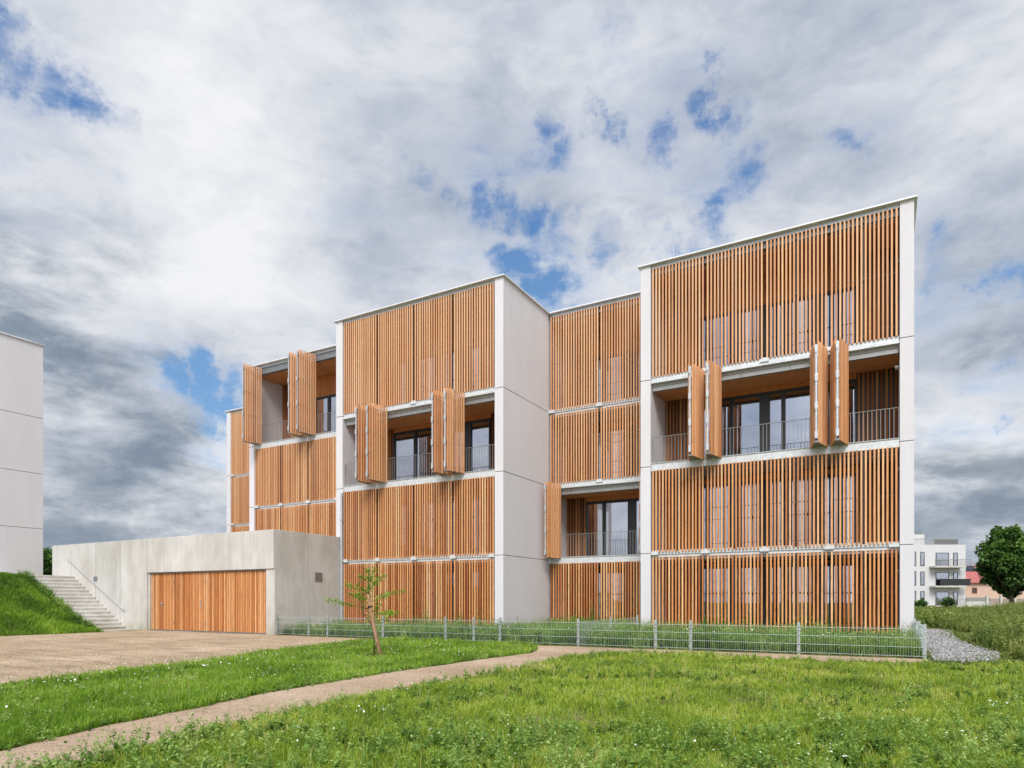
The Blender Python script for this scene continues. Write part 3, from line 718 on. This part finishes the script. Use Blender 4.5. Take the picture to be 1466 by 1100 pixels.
def pebbles(name, polyg, dens, dref, rmin, rmax, z, label):
    x, y = sample(polyg, dens, dref, 1.6); n = len(x); s = rng.uniform(rmin, rmax, n)
    V = oct_[None]*s[:, None, None]*rng.uniform(.6, 1.25, (n, 6, 3)); V[:, :, 2] *= .6; V[:, :, 0] += x[:, None]; V[:, :, 1] += y[:, None]; V[:, :, 2] += z
    tri = ((np.arange(n)*6)[:, None, None]+tf[None]).reshape(n, -1)
    tag(np_mesh(name, V.reshape(-1, 3), tri, 3, M['pebble'], np.repeat(rng.random(n), 8)), label, 'pebbles', None, 'stuff')
pebbles('path_pebbles', pathp, 420, 7, .004, .011, .009, 'loose grit and small pebbles on the sandy path')
pebbles('drive_pebbles', drive, 160, 12, .006, .016, .006, 'loose grit on the gravel driveway')
x, y = sample(lawn, 26, 8, 1.2); k = fbm(x, y, .8, 12) > -.15; x, y = x[k], y[k]
blades('dry_stalks', x, y, np.zeros(len(x)), rng.uniform(.12, .34, len(x)), 'straw', .55, .35, .5, .25, 'thin dry seed stalks standing in the lawn', 'grass stalks')
x, y = sample(strip, 30, 9, 1.2)
blades('strip_stalks', x, y, np.zeros(len(x)), rng.uniform(.15, .36, len(x)), 'straw', .55, .35, .3, .2, 'seed stalks standing in the grass strip', 'grass stalks')
# daisies and other white flowers
def flowers(name, x, y, z, size, label):
    n = len(x); K = 7; V = np.empty((n, K+1, 3)); ang = np.linspace(0, 2*np.pi, K, endpoint=False)
    tl = rng.normal(0, .35, (n, 2))
    for j in range(K):
        r = size*(1 if j % 2 == 0 else .8); dx = np.cos(ang[j])*r; dy = np.sin(ang[j])*r
        V[:, j] = np.stack([x+dx, y+dy, z+dx*tl[:, 0]+dy*tl[:, 1]], 1)
    V[:, K] = np.stack([x, y, z+size*.35], 1)
    f = (np.arange(n)*(K+1))[:, None, None]+np.array([[j, (j+1) % K, K] for j in range(K)])[None]
    tag(np_mesh(name, V.reshape(-1, 3), f.reshape(n, -1), 3, M['white_petal'], np.full(n*K, .5)), label, 'flowers', None, 'stuff')
cx, cy = sample(strip, 12, 8, .5); k = rng.random(len(cx)) < np.clip(.25+.7*fbm(cx, cy, .8, 9), .03, 1)
k |= rng.random(len(cx)) < .22*((cx < -9.8) & (cy < 9)); cx, cy = cx[k], cy[k]
m = 3; x = np.repeat(cx, m)+rng.normal(0, .09, len(cx)*m); y = np.repeat(cy, m)+rng.normal(0, .09, len(cx)*m)
flowers('strip_daisies', x, y, rng.uniform(.12, .27, len(x)), rng.uniform(.006, .014, len(x)), 'small white daisies dotted over the grass strip')
cl = [(-4.6, 5.2), (-4.5, 5.0), (-4.2, 3.9), (-4.3, 4.3), (-3.1, 4.3), (-3.0, 4.9), (-2.6, 4.4), (1.1, 8.9), (1.3, 9.1), (-.4, 5.4), (-1.0, 5.2), (-5.3, 6.4), (.6, 6.4), (.1, 7.2), (1.2, 8.5), (-.3, 4.9), (-1.4, 4.8)]
x = np.concatenate([rng.normal(a, .12, 6) for a, b in cl]); y = np.concatenate([rng.normal(b, .12, 6) for a, b in cl])
flowers('lawn_daisies', x, y, rng.uniform(.14, .28, len(x)), rng.uniform(.005, .012, len(x)), 'white daisies and clover heads in the near lawn')
x, y = sample(bed, 3.2, 60, 1); k = y < 19.2; x, y = x[k], y[k]
flowers('garden_flowers', x, y, rng.uniform(.28, .5, len(x)), rng.uniform(.012, .024, len(x)), 'white flower heads among the weeds behind the fence')

# ------------------------------------------------------------------ individual tall weeds standing up in front of the slats
for i, (x, y, h_) in enumerate([(-14.35, 19.2, 1.15), (-11.55, 18.5, .9), (-13.05, 19.6, .95), (-8.9, 21.6, 1.3), (-9.25, 20.9, .85), (-4.8, 20.6, .85), (-16.8, 19.3, .75), (-1.6, 19.9, .75)]):
    pw = empty('tall_weed', (x, y, 0))
    tag(pw, ['tallest seeding weed before the left block', 'tall weed standing left of the white corner pier', 'slim weed before the third bay of the left block', 'highest thin weed in front of the recessed bay',
             'shorter weed beside the high one in the recessed bay', 'bushy weed before the right block near its left pier', 'leafy weed nearest the downpipe', 'tall weed before the right end of the right block'][i], 'weed', 'tall weeds inside the fence')
    s = MB(); s.tube([(x, y, 0), (x+.03, y, h_*.5), (x+.02, y+.02, h_)], [.008, .006, .002], 5); s.build('stem', M['twig'], pw)
    weeds('foliage', np.full(4, x)+rng.normal(0, .04, 4), np.full(4, y), np.zeros(4), np.full(4, h_), 'weed', 4, 20, .065, .22, .55, parent=pw)

# ------------------------------------------------------------------ wire fence
fen = empty('wire_fence', (-9.4, 17, 0)); tag(fen, 'knee high galvanised double rod fence around the garden beds', 'fence')
FY = 17.0
px_posts = [391.5, 442, 469, 548.5, 638, 678.5, 716, 828, 938.7, 989, 1143.5, 1324]
def onY(px, Y):
    t = (px-733)/F; return Y*(t*CA-SA)/(CA+t*SA)
posts = [(onY(p, FY), FY) for p in px_posts]; posts[0] = (-19.5, FY)
def post(x, y, h=.76):
    b = MB(); b.box(x-.03, x+.03, y-.02, y+.02, 0, h); b.box(x-.033, x+.033, y-.023, y+.023, h+.001, h+.012)
    for z in (.12, .6): b.box(x-.04, x+.04, y-.034, y-.021, z-.02, z+.02)
    b.build('post', M['fencepost'], fen)
def mesh_panel(p, q, h=.70):
    p, q = Vector(p), Vector(q); d = (q-p); Ln = d.length; u = d.normalized(); b = MB(); n = int(Ln/.05)
    off = Vector((u.y, -u.x))*.028
    for i in range(n+1):
        c = p+off+u*(Ln*(i+.0)/n); b.obox(c, u, .0015, .0015, .04, h)
    for z in (.06, .26, .46, .66):
        for s in (-1, 1):
            c = p+off*(1+.25*s)+u*Ln/2; b.obox(c, u, Ln/2, .004, z-.004, z+.004)
    b.build('mesh_panel', M['fence'], fen)
for i, p in enumerate(posts): post(*p)
for a, b in zip(posts[:-1], posts[1:]): mesh_panel(a, b)
for x, y0, y1 in ((posts[7][0], FY, 22.1), (posts[-1][0], FY, 22.1)):
    ys = [y0, (y0+y1)/2, y1]
    for k in range(2): mesh_panel((x, ys[k]+.03), (x, ys[k+1]-.03)); post(x, ys[k+1])

# ------------------------------------------------------------------ sapling with leaning stake
sx, sy = -9.66, 11.32
sap = empty('sapling', (sx-.35, sy+.1, 0)); tag(sap, 'young fruit tree with sparse fresh leaves in the grass strip', 'young tree')
tk = MB(); P = [(sx-.33, sy+.15, 0), (sx-.34, sy+.14, .5), (sx-.40, sy+.12, 1.0), (sx-.47, sy+.1, 1.35), (sx-.45, sy+.1, 1.75), (sx-.44, sy+.1, 2.12)]
tk.tube(P, [.016, .014, .017, .015, .01, .004], 7); tk.build('trunk', M['twig'], sap, smooth=True)
stems_ = [[(sx-.34, sy+.14, .12), (sx-.20, sy+.1, .36), (sx-.13, sy+.1, .55)], [(sx-.37, sy+.13, .7), (sx-.55, sy+.05, .98), (sx-.60, sy+.0, 1.15)]]
br = MB(); lp = []; ld = []
cen = Vector((sx-.45, sy+.1, 0))
for q in stems_: br.tube(q, [.009, .007, .004], 5)
specs = [(.9, 1.25, .55, .5), (1.0, 2.6, .45, .9), (1.15, 1.4, .45, 1.35), (1.25, -.5, .6, .25), (1.3, 3.3, .50, .3), (1.35, .1, .75, .12), (1.4, 3.9, .35, .6), (1.45, 2.9, .62, .35), (1.55, .4, .45, .75),
         (1.6, -1.0, .35, .8), (1.65, 3.1, .30, .8), (1.1, 3.3, .95, .25), (.95, 0, .65, .1), (1.75, .8, .28, 1.0), (1.5, 5.4, .5, .6), (1.2, 4.4, .5, .5), (.85, .3, .45, -.1), (1.0, 5.9, .55, -.05), (1.85, 2.2, .2, 1.1)]
uR = Vector((CA, SA, 0)); uD = Vector((-SA, CA, 0))
for (z0, az, ln, el) in specs:
    p = Vector((cen.x, cen.y, z0)); dr = (uR*math.cos(az)+uD*math.sin(az)); pts = [p]
    for k in range(1, 6):
        p = p+(dr*math.cos(el)+Vector((0, 0, math.sin(el))))*ln/5+Vector((random.gauss(0, .012), random.gauss(0, .012), random.gauss(0, .012))); pts.append(p.copy())
    br.tube(pts, [.0055, .005, .004, .003, .002, .001], 5)
    for k in range(int(ln*135)+16):
        t = .3+.75*random.random()**.7; f_ = min(4.99, t*5); q = pts[int(f_)].lerp(pts[int(f_)+1], f_-int(f_))
        lp.append(q+Vector((random.gauss(0, .03),random.gauss(0, .03),random.gauss(0, .03)))); v = Vector((random.gauss(0, 1), random.gauss(0, 1), random.gauss(.25, .6))).normalized(); ld.append(v)
for k in range(190):
    lp.append(Vector((cen.x+random.gauss(0, .055), cen.y+random.gauss(0, .055), random.uniform(.75, 2.15)))); ld.append(Vector((random.gauss(0, 1), random.gauss(0, 1), random.gauss(.5, .5))).normalized())
for q in stems_:
    for k in range(7): lp.append(Vector(q[-1])+Vector((random.gauss(0, .05), random.gauss(0, .05), random.gauss(0, .05)))); ld.append(Vector((random.gauss(0, 1), random.gauss(0, 1), .3)).normalized())
br.build('branches', M['twig'], sap, smooth=True)
P_ = np.array([tuple(q) for q in lp]); D_ = np.array([tuple(q) for q in ld]); Ln_ = rng.uniform(.03, .07, len(P_))
V, f_ = leaves_geo(P_, D_, Ln_, Ln_*.3); np_mesh('crown', V, f_, 4, M['young_leaf'], rng.random(len(P_)), sap)
stk = empty('leaning_stake', (sx, sy, 0)); tag(stk, 'thick peeled wooden stake leaning against the young tree', 'stake')
b = MB(); b.tube([(sx, sy, -.02), (sx-.20, sy+.03, .55), (sx-.36, sy+.06, 1.05), (sx-.455, sy+.08, 1.42)], [.042, .041, .038, .032], 12)
b.build('pole', M['stake'], stk, smooth=True)
b = MB(); b.tube([(sx-.385, sy+.065, 1.115), (sx-.398, sy+.067, 1.155)], .047, 12); b.tube([(sx-.36, sy+.02, 1.13), (sx-.47, sy+.03, 1.10), (sx-.49, sy+.12, 1.12), (sx-.4, sy+.12, 1.14)], .012, 6)
b.build('tie', M['black'], stk)
n = 500; a = rng.uniform(0, 6.28, n); r = np.abs(rng.normal(0, .2, n)); P_ = np.stack([sx-.22+np.cos(a)*r*1.5, sy+.08+np.sin(a)*r*.8, rng.uniform(.015, .09, n)], 1)
D_ = np.stack([np.cos(a*3), np.sin(a*5), rng.uniform(-.2, .4, n)], 1); D_ /= np.linalg.norm(D_, axis=1, keepdims=True)
V, f_ = leaves_geo(P_, D_, rng.uniform(.04, .10, n), rng.uniform(.01, .02, n))
tag(np_mesh('bark_mulch', V, f_, 4, M['mulch'], rng.random(n)), 'dark bark mulch around the foot of the young tree', 'mulch', None, 'stuff')

# ------------------------------------------------------------------ far objects at the right
def leafy_tree(name, px, depth, base, trunk_h, crown_h, crown_r, n, leaf, label, cat='tree', group=None, squash=1.):
    x, y = far_point(px, depth); t = empty(name, (x, y, base)); tag(t, label, cat, group)
    m_ = MB(); m_.tube([(x, y, base-.3), (x+.05, y, base+trunk_h*.6), (x, y, base+trunk_h+crown_h*.35)], [crown_r*.095, crown_r*.075, crown_r*.05], 10)
    for k in range(7):
        a = k*.9; z = base+trunk_h*.95; m_.tube([(x, y, z), (x+math.cos(a)*crown_r*.4, y+math.sin(a)*crown_r*.4, z+crown_h*.25), (x+math.cos(a)*crown_r*.7, y+math.sin(a)*crown_r*.7, z+crown_h*.45)], [crown_r*.04, crown_r*.03, crown_r*.01], 6)
    m_.build('trunk', M['bark'], t, smooth=True)
    nc = 90; ph = rng.uniform(0, 2*np.pi, nc); ct = rng.uniform(-1, 1, nc); rr = rng.uniform(.55, .98, nc)
    sr = np.sqrt(1-ct**2)*(1-.22*ct*(ct > 0))
    C = np.stack([np.cos(ph)*sr*crown_r*rr, np.sin(ph)*sr*crown_r*rr, ct*crown_h/2*rr], 1)+np.array([x, y, base+trunk_h+crown_h/2])
    ci = rng.integers(0, nc, n); q = rng.normal(0, 1, (n, 3)); q /= np.linalg.norm(q, axis=1, keepdims=True); q *= (rng.random(n)**.4)[:, None]*crown_r*.24*rng.uniform(.8, 1.3, nc)[ci][:, None]
    P = C[ci]+q; D = q/np.linalg.norm(q, axis=1, keepdims=True)+rng.normal(0, .6, (n, 3)); D[:, 2] -= .3; D /= np.linalg.norm(D, axis=1, keepdims=True)
    Ln = leaf*rng.uniform(.6, 1.4, n); V, f = leaves_geo(P, D, Ln, Ln*.36)
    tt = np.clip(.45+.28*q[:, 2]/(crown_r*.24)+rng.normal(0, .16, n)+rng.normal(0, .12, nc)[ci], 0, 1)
    np_mesh('crown', V, f, 4, M['tree_leaf'], tt, t)
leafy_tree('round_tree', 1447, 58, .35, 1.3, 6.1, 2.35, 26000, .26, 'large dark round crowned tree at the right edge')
leafy_tree('far_tree', 60, 75, 2.4, .8, 3.9, 2.2, 7000, .3, 'dark tree glimpsed between the white block and the concrete wall')
leafy_tree('shrub', 1357, 97, .0, .2, 1.4, 1.0, 1500, .2, 'dark shrub in front of the far white apartment house', 'shrub', 'shrubs before the far house')
leafy_tree('shrub', 1318, 95, .0, .2, 1.0, .9, 1500, .2, 'smaller shrub left of the one before the far white house', 'shrub', 'shrubs before the far house')

# far white apartment house; local x to the right in the photo, local y away from the camera
D0 = 102.; S = D0/F
fx, fy = far_point(1384, D0); hs = empty('white_apartment_house', (fx, fy, 0), A); tag(hs, 'white flat roofed apartment house with three rows of balconies in the distance', 'building')
class LB(MB):
    def build(s, name, mat, parent, **k):
        Mx = world_of(parent); s.v = [tuple(Mx @ Vector(v)) for v in s.v]; return MB.build(s, name, mat, parent, **k)
def lx(px): return (px-1384)*S
def lz(py): return HC+(858.84-py)*S
mainw = LB(); mainw.box(lx(1270), lx(1382.5), 0, 12, 0, lz(780)); mainw.build('wall', M['plaster2'], hs)
p = LB(); p.box(lx(1290), lx(1338), 2.5, 10, lz(780), lz(762)); p.build('penthouse', M['plaster2'], hs)
r = LB(); r.box(lx(1290), lx(1339), 2.4, 10.1, lz(762), lz(761)); r.build('roof_cap', M['rail'], hs)
rr = LB()
for k in range(26): 
    xx = lx(1340)+(lx(1377)-lx(1340))*k/25; rr.box(xx-.03, xx+.03, .9, .95, lz(780), lz(771+ -0.0*k))
rr.box(lx(1310), lx(1378), .88, .97, lz(771.5), lz(770.5))
for k in range(12): 
    xx = lx(1310)+(lx(1338)-lx(1310))*k/11; rr.box(xx-.02, xx+.02, .9, .95, lz(780), lz(771.5))
rr.build('roof_railing', M['rail'], hs)
sc = LB(); sc.box(lx(1344), lx(1378), 1.0, 1.05, lz(779), lz(772)); sc.build('roof_screen', M['soffit'], hs)
for fl, yb in enumerate((811, 839, 867)):
    for (a, b, top) in ((1306, 1311, 20), (1318, 1323, 19.5), (1340, 1358, 19.5), (1365, 1370.5, 19.5)):
        y1 = yb - (0 if a > 1330 else 1.0)
        w_ = LB(); w_.box(lx(a)-.06, lx(b)+.06, -.03, -.001, lz(y1+.5), lz(y1-top)); o = w_.build('window', M['dark'], hs)
        g_ = LB(); g_.poly([(lx(a)+.06, -.034, lz(y1-.6)), (lx(b)-.06, -.034, lz(y1-.6)), (lx(b)-.06, -.034, lz(y1-top+.8)), (lx(a)+.06, -.034, lz(y1-top+.8))]); g_.build('pane', M['glass'], o)
    bs = LB(); bs.box(lx(1330), lx(1374), -1.5, 0, lz(yb+2.3), lz(yb-.0)); o = bs.build('balcony_slab', M['concrete'], hs)
    ra = LB(); dark = fl == 1
    if dark: ra.box(lx(1337), lx(1380), -1.5, -1.46, lz(yb-.3), lz(yb-9))
    else:
        for k in range(30): xx = lx(1330)+(lx(1382)-lx(1330))*k/29; ra.box(xx-.02, xx+.02, -1.5, -1.47, lz(yb), lz(yb-9))
    ra.box(lx(1330), lx(1382), -1.52, -1.44, lz(yb-9.6), lz(yb-9))
    ra.build('balcony_railing', M['dark'] if dark else M['rail'], hs)
# peach house with red roof and solar panels
D1 = 112.; S1 = D1/F; fx, fy = far_point(1384, D1); ph = empty('peach_house', (fx, fy, 0), A); tag(ph, 'peach house with red tin roof and solar panels half hidden by the round tree', 'house')
def l1(px): return (px-1384)*S1
def z1_(py): return HC+(858.84-py)*S1
w_ = LB(); w_.box(l1(1360), l1(1500), 0, 8, -.2, z1_(834)); w_.build('wall', M['peach'], ph)
w_ = LB(); a, b = l1(1358), l1(1502)
w_.hexa([(a, -.5, z1_(835)), (b, -.5, z1_(835)), (b, 4, z1_(835)), (a, 4, z1_(835)), (a, -.5, z1_(834)), (b, -.5, z1_(834)), (b, 4, z1_(808)), (a, 4, z1_(808))])
o = w_.build('roof', M['red'], ph)
w_ = LB()
for k in range(22):
    xx = a+(b-a)*k/21; w_.hexa([(xx-.05, -.5, z1_(834)), (xx+.05, -.5, z1_(834)), (xx+.05, 4, z1_(808)), (xx-.05, 4, z1_(808)), (xx-.05, -.5, z1_(833.5)), (xx+.05, -.5, z1_(833.5)), (xx+.05, 4, z1_(807.5)), (xx-.05, 4, z1_(807.5))])
w_.build('roof_seam', M['red'], o)
for k in range(5):
    w_ = LB(); xa, xb = l1(1383.5+k*6.3), l1(1389+k*6.3)
    def rp(t): return -.5+4.5*t, z1_(834-26*t)
    (ya, za), (yb, zb) = rp(.62), rp(.93)
    w_.hexa([(xa, ya, za+.08), (xb, ya, za+.08), (xb, yb, zb+.08), (xa, yb, zb+.08), (xa, ya-.02, za+.16), (xb, ya-.02, za+.16), (xb, yb, zb+.16), (xa, yb, zb+.16)]); w_.build('solar_panel', M['solar'], ph)
w_ = LB(); w_.box(l1(1391), l1(1399), -.04, -.001, z1_(850), z1_(841)); o = w_.build('window', M['stake'], ph)
g_ = LB(); g_.box(l1(1392), l1(1394.6), -.06, -.041, z1_(849), z1_(842)); g_.box(l1(1395.4), l1(1398), -.06, -.041, z1_(849), z1_(842)); g_.build('pane', M['dark'], o)
x, y = far_point(1384, 96); bw = empty('boundary_wall', (x, y, 0), A); tag(bw, 'low beige garden wall between the far house and the round tree', 'wall')
S2 = 96/F; w_ = LB(); w_.box(0, 34*S2, 0, .2, 0, HC-2.6*S2+.0); w_.build('wall_panel', M['concrete'], bw); w_ = LB(); w_.box(0, 34*S2, .02, .18, HC-2.6*S2, HC+3.2*S2); w_.build('fence_board', M['rail'], bw)
x, y = far_point(1412, 80); ff = empty('far_railing', (x, y, 0), A); tag(ff, 'thin grey railing behind the trunk of the round tree', 'fence')
S3 = 80/F; w_ = LB()
for k in range(70): w_.box(k*S3*1.0-.015, k*S3*1.0+.015, 0, .03, 0, HC+1.0*S3)
w_.box(0, 70*S3, -.02, .05, HC+.6*S3, HC+1.4*S3); w_.build('railing_panel', M['rail'], ff)
for k in range(4): w_ = LB(); w_.box(k*20*S3, k*20*S3+.25, -.05, .2, 0, HC+6*S3); w_.build('post', M['concrete'], ff)

# ------------------------------------------------------------------ sky
w = bpy.data.worlds.new('World'); scene.world = w; w.use_nodes = True; nt = w.node_tree; nt.nodes.clear()
out = N(nt, 'ShaderNodeOutputWorld'); bg = N(nt, 'ShaderNodeBackground'); L(nt, bg.outputs[0], out.inputs[0])
SUN_EL, SUN_AZ = R(46), R(157)       # azimuth clockwise from +Y: behind the camera
sky = N(nt, 'ShaderNodeTexSky', sky_type='NISHITA'); sky.sun_disc = False; sky.sun_elevation = SUN_EL; sky.sun_rotation = SUN_AZ
sky.air_density = 1.0; sky.dust_density = .6; sky.ozone_density = 1.4
tc = N(nt, 'ShaderNodeTexCoord'); dirv = tc.outputs['Generated']
sep = N(nt, 'ShaderNodeSeparateXYZ'); L(nt, dirv, sep.inputs[0])
zc = math_(nt, 'ADD', math_(nt, 'MAXIMUM', sep.outputs['Z'], 0), .16)
cmb = N(nt, 'ShaderNodeCombineXYZ')
L(nt, math_(nt, 'DIVIDE', sep.outputs['X'], zc), cmb.inputs[0]); L(nt, math_(nt, 'DIVIDE', sep.outputs['Y'], zc), cmb.inputs[1])
pl = cmb.outputs[0]                  # cloud layer coordinates (a plane overhead)
n_big = noise(nt, pl, .95, 7, .58, .35); n_mid = noise(nt, pl, 2.6, 8, .62, .5); n_fin = noise(nt, pl, 7.5, 6, .6, .3)
# warp of the direction for ragged hole edges
wn = N(nt, 'ShaderNodeTexNoise'); wn.inputs['Scale'].default_value = 5.5; wn.inputs['Detail'].default_value = 7; wn.inputs['Roughness'].default_value = .68; L(nt, dirv, wn.inputs['Vector'])
wm = N(nt, 'ShaderNodeVectorMath', operation='SUBTRACT'); L(nt, wn.outputs['Color'], wm.inputs[0]); wm.inputs[1].default_value = (.5, .5, .5)
wsc = N(nt, 'ShaderNodeVectorMath', operation='SCALE'); L(nt, wm.outputs[0], wsc.inputs[0]); wsc.inputs['Scale'].default_value = .20
wd = N(nt, 'ShaderNodeVectorMath', operation='ADD'); L(nt, dirv, wd.inputs[0]); L(nt, wsc.outputs[0], wd.inputs[1])
def blob_sum(blobs):
    acc = None
    for (px, py, rad, s) in blobs:
        dv = direction(px, py); dn = N(nt, 'ShaderNodeVectorMath', operation='DISTANCE'); L(nt, wd.outputs[0], dn.inputs[0]); dn.inputs[1].default_value = dv
        r_ = rad/F*(1/math.sqrt(1+((px-733)/F)**2+((858-py)/F)**2))
        m = N(nt, 'ShaderNodeMapRange', interpolation_type='SMOOTHERSTEP'); L(nt, dn.outputs['Value'], m.inputs[0])
        m.inputs[1].default_value = 0; m.inputs[2].default_value = r_; m.inputs[3].default_value = s; m.inputs[4].default_value = 0
        acc = m.outputs[0] if acc is None else math_(nt, 'MAXIMUM', acc, m.outputs[0])
    return acc
holes = blob_sum([(-20, 40, 100, 1.0), (10, 105, 75, .9), (55, 135, 60, .8), (100, 165, 55, .7), (145, 185, 50, .7), (180, 215, 40, .5), (590, 245, 45, .7), (625, 268, 45, .85), (670, 290, 50, .9), (715, 298, 45, .85), (750, 300, 45, .8), (800, 300, 45, .7), (835, 315, 40, .8), (875, 335, 45, .7), (930, 335, 50, .75),
                  (845, 130, 45, .9), (858, 165, 40, .75), (750, 135, 45, .55), (775, 180, 40, .4), (945, 190, 45, .6), (1005, 108, 36, .75), (1030, 138, 38, .8), (1055, 165, 40, .5), (1060, 250, 50, .6), (1000, 300, 50, .8), (1010, 330, 45, .7), (980, 350, 45, .6), (740, 395, 60, .95), (780, 420, 60, 1.0), (715, 375, 40, .7), (523, 340, 35, .95), (800, 350, 50, .45),
                  (240, 520, 40, .8), (285, 525, 45, .95), (325, 570, 50, 1.0), (280, 565, 45, .85), (345, 545, 45, .7), (1240, 185, 35, .5), (1360, 355, 40, .6), (1440, 432, 45, .7), (1345, 395, 50, .5), (1445, 600, 30, .7), (1420, 520, 35, .4), (855, 20, 50, .3), (900, 360, 40, .5)])
darks = blob_sum([(150, 590, 230, 1.0), (60, 560, 200, .7), (110, 690, 220, 1.0), (270, 720, 190, 1.0), (100, 760, 220, 1.0), (60, 480, 260, .5), (1400, 700, 220, .9), (1340, 770, 200, 1.1), (1466, 770, 200, 1.0), (1440, 480, 170, .45)])
hm = N(nt, 'ShaderNodeMapping'); hm.inputs['Scale'].default_value = (1, 1, 2.3); L(nt, dirv, hm.inputs[0])
n_flat = noise(nt, hm.outputs[0], 3.0, 8, .56, .2)
n_wisp = noise(nt, hm.outputs[0], 9, 7, .62, .35)
hm2 = N(nt, 'ShaderNodeMapping'); hm2.inputs['Scale'].default_value = (1, 1, 2.7); L(nt, dirv, hm2.inputs[0])
n_lay = noise(nt, hm2.outputs[0], 5.4, 8, .58, .25)
thin = blob_sum([(720, 310, 260, 1.0), (960, 170, 260, .95), (1010, 320, 200, .9), (800, 420, 200, .9), (60, 140, 220, .9), (290, 545, 190, 1.0), (1380, 400, 220, .8), (1400, 580, 150, .6), (520, 330, 110, .7), (1250, 190, 130, .4), (860, 60, 150, .5)])
q = math_(nt, 'ADD', math_(nt, 'MULTIPLY', math_(nt, 'SUBTRACT', n_mid, .5), 1.5), math_(nt, 'MULTIPLY', math_(nt, 'SUBTRACT', n_wisp, .5), 2.0))
hole = math_(nt, 'ADD', math_(nt, 'MULTIPLY', holes, .78), math_(nt, 'MULTIPLY', thin, .36))
hole = math_(nt, 'MULTIPLY', math_(nt, 'ADD', hole, q), .95)
hole_f = math_(nt, 'MULTIPLY', ramp(nt, hole, [(.17, 0), (.46, .24), (.80, .72), (1.0, .92)], 'LINEAR'), ramp(nt, thin, [(0, 0), (.3, 1)]))
# cloud brightness: billows lit from above, grey undersides
bil = math_(nt, 'ABSOLUTE', math_(nt, 'SUBTRACT', n_flat, .5))
br_ = math_(nt, 'ADD', math_(nt, 'MULTIPLY', math_(nt, 'SUBTRACT', n_big, .5), .55), math_(nt, 'MULTIPLY', math_(nt, 'SUBTRACT', n_flat, .5), .75))
br_ = math_(nt, 'ADD', br_, math_(nt, 'MULTIPLY', math_(nt, 'SUBTRACT', n_mid, .5), .45))
br_ = math_(nt, 'ADD', br_, math_(nt, 'MULTIPLY', math_(nt, 'SUBTRACT', n_wisp, .5), .40))
br_ = math_(nt, 'ADD', br_, math_(nt, 'MULTIPLY', blob_sum([(430, 350, 300, .015), (620, 470, 300, .09), (300, 420, 200, .09), (290, 610, 90, .16), (170, 760, 60, .1), (900, 400, 250, .10), (1050, 420, 200, .08), (1400, 650, 100, .12), (1250, 110, 300, -.07)]), 1))
br_ = math_(nt, 'ADD', br_, .5)
ccol = ramp(nt, br_, [(.30, (3.8, 4.4, 5.4)), (.43, (5.5, 5.95, 6.8)), (.54, (7.2, 7.45, 8.0)), (.72, (9.0, 9.05, 9.3))])
dk = math_(nt, 'ADD', math_(nt, 'MULTIPLY', darks, .80), math_(nt, 'ADD', math_(nt, 'MULTIPLY', math_(nt, 'SUBTRACT', .52, n_lay), 4.4), math_(nt, 'MULTIPLY', math_(nt, 'SUBTRACT', .5, n_wisp), 1.6)))
ccol = mixc(nt, math_(nt, 'MULTIPLY', ramp(nt, dk, [(.05, 0), (.6, .55), (1.0, .86)]), ramp(nt, darks, [(0, 0), (.4, 1)])), ccol, ramp(nt, math_(nt, 'ADD', math_(nt, 'MULTIPLY', n_lay, .6), math_(nt, 'MULTIPLY', n_wisp, .4)), [(.40, (1.8, 2.4, 3.2)), (.58, (4.6, 5.1, 5.8))]))
elev = ramp(nt, sep.outputs['Z'], [(.15, (2.0, 4.6, 8.2)), (.6, (.35, 1.75, 4.9))])
blue = mixc(nt, .85, sky.outputs[0], elev)
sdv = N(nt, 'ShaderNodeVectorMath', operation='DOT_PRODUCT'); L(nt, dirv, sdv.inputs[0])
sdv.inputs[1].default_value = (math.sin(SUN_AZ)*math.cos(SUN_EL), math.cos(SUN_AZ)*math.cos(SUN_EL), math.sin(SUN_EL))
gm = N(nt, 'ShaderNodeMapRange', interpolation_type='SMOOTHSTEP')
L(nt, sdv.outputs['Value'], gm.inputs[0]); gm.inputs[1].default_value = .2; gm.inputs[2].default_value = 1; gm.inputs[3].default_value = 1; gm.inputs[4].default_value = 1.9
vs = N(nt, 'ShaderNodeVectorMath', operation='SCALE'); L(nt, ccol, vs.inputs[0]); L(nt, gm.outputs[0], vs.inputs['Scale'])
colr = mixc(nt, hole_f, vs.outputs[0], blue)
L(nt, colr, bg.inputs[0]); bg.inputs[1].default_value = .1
w.cycles.sampling_method = 'MANUAL'; w.cycles.sample_map_resolution = 512

sd = bpy.data.lights.new('sun', 'SUN'); sun = bpy.data.objects.new('sun', sd); col.objects.link(sun)
sd.energy = 3.1; sd.angle = R(24); sd.color = (1, .965, .925)
sv = Vector((math.sin(SUN_AZ)*math.cos(SUN_EL), math.cos(SUN_AZ)*math.cos(SUN_EL), math.sin(SUN_EL)))
sun.rotation_euler = sv.to_track_quat('Z', 'Y').to_euler()
sun.location = (0, -20, 30)

scene.cycles.max_bounces = 4; scene.cycles.transparent_max_bounces = 8
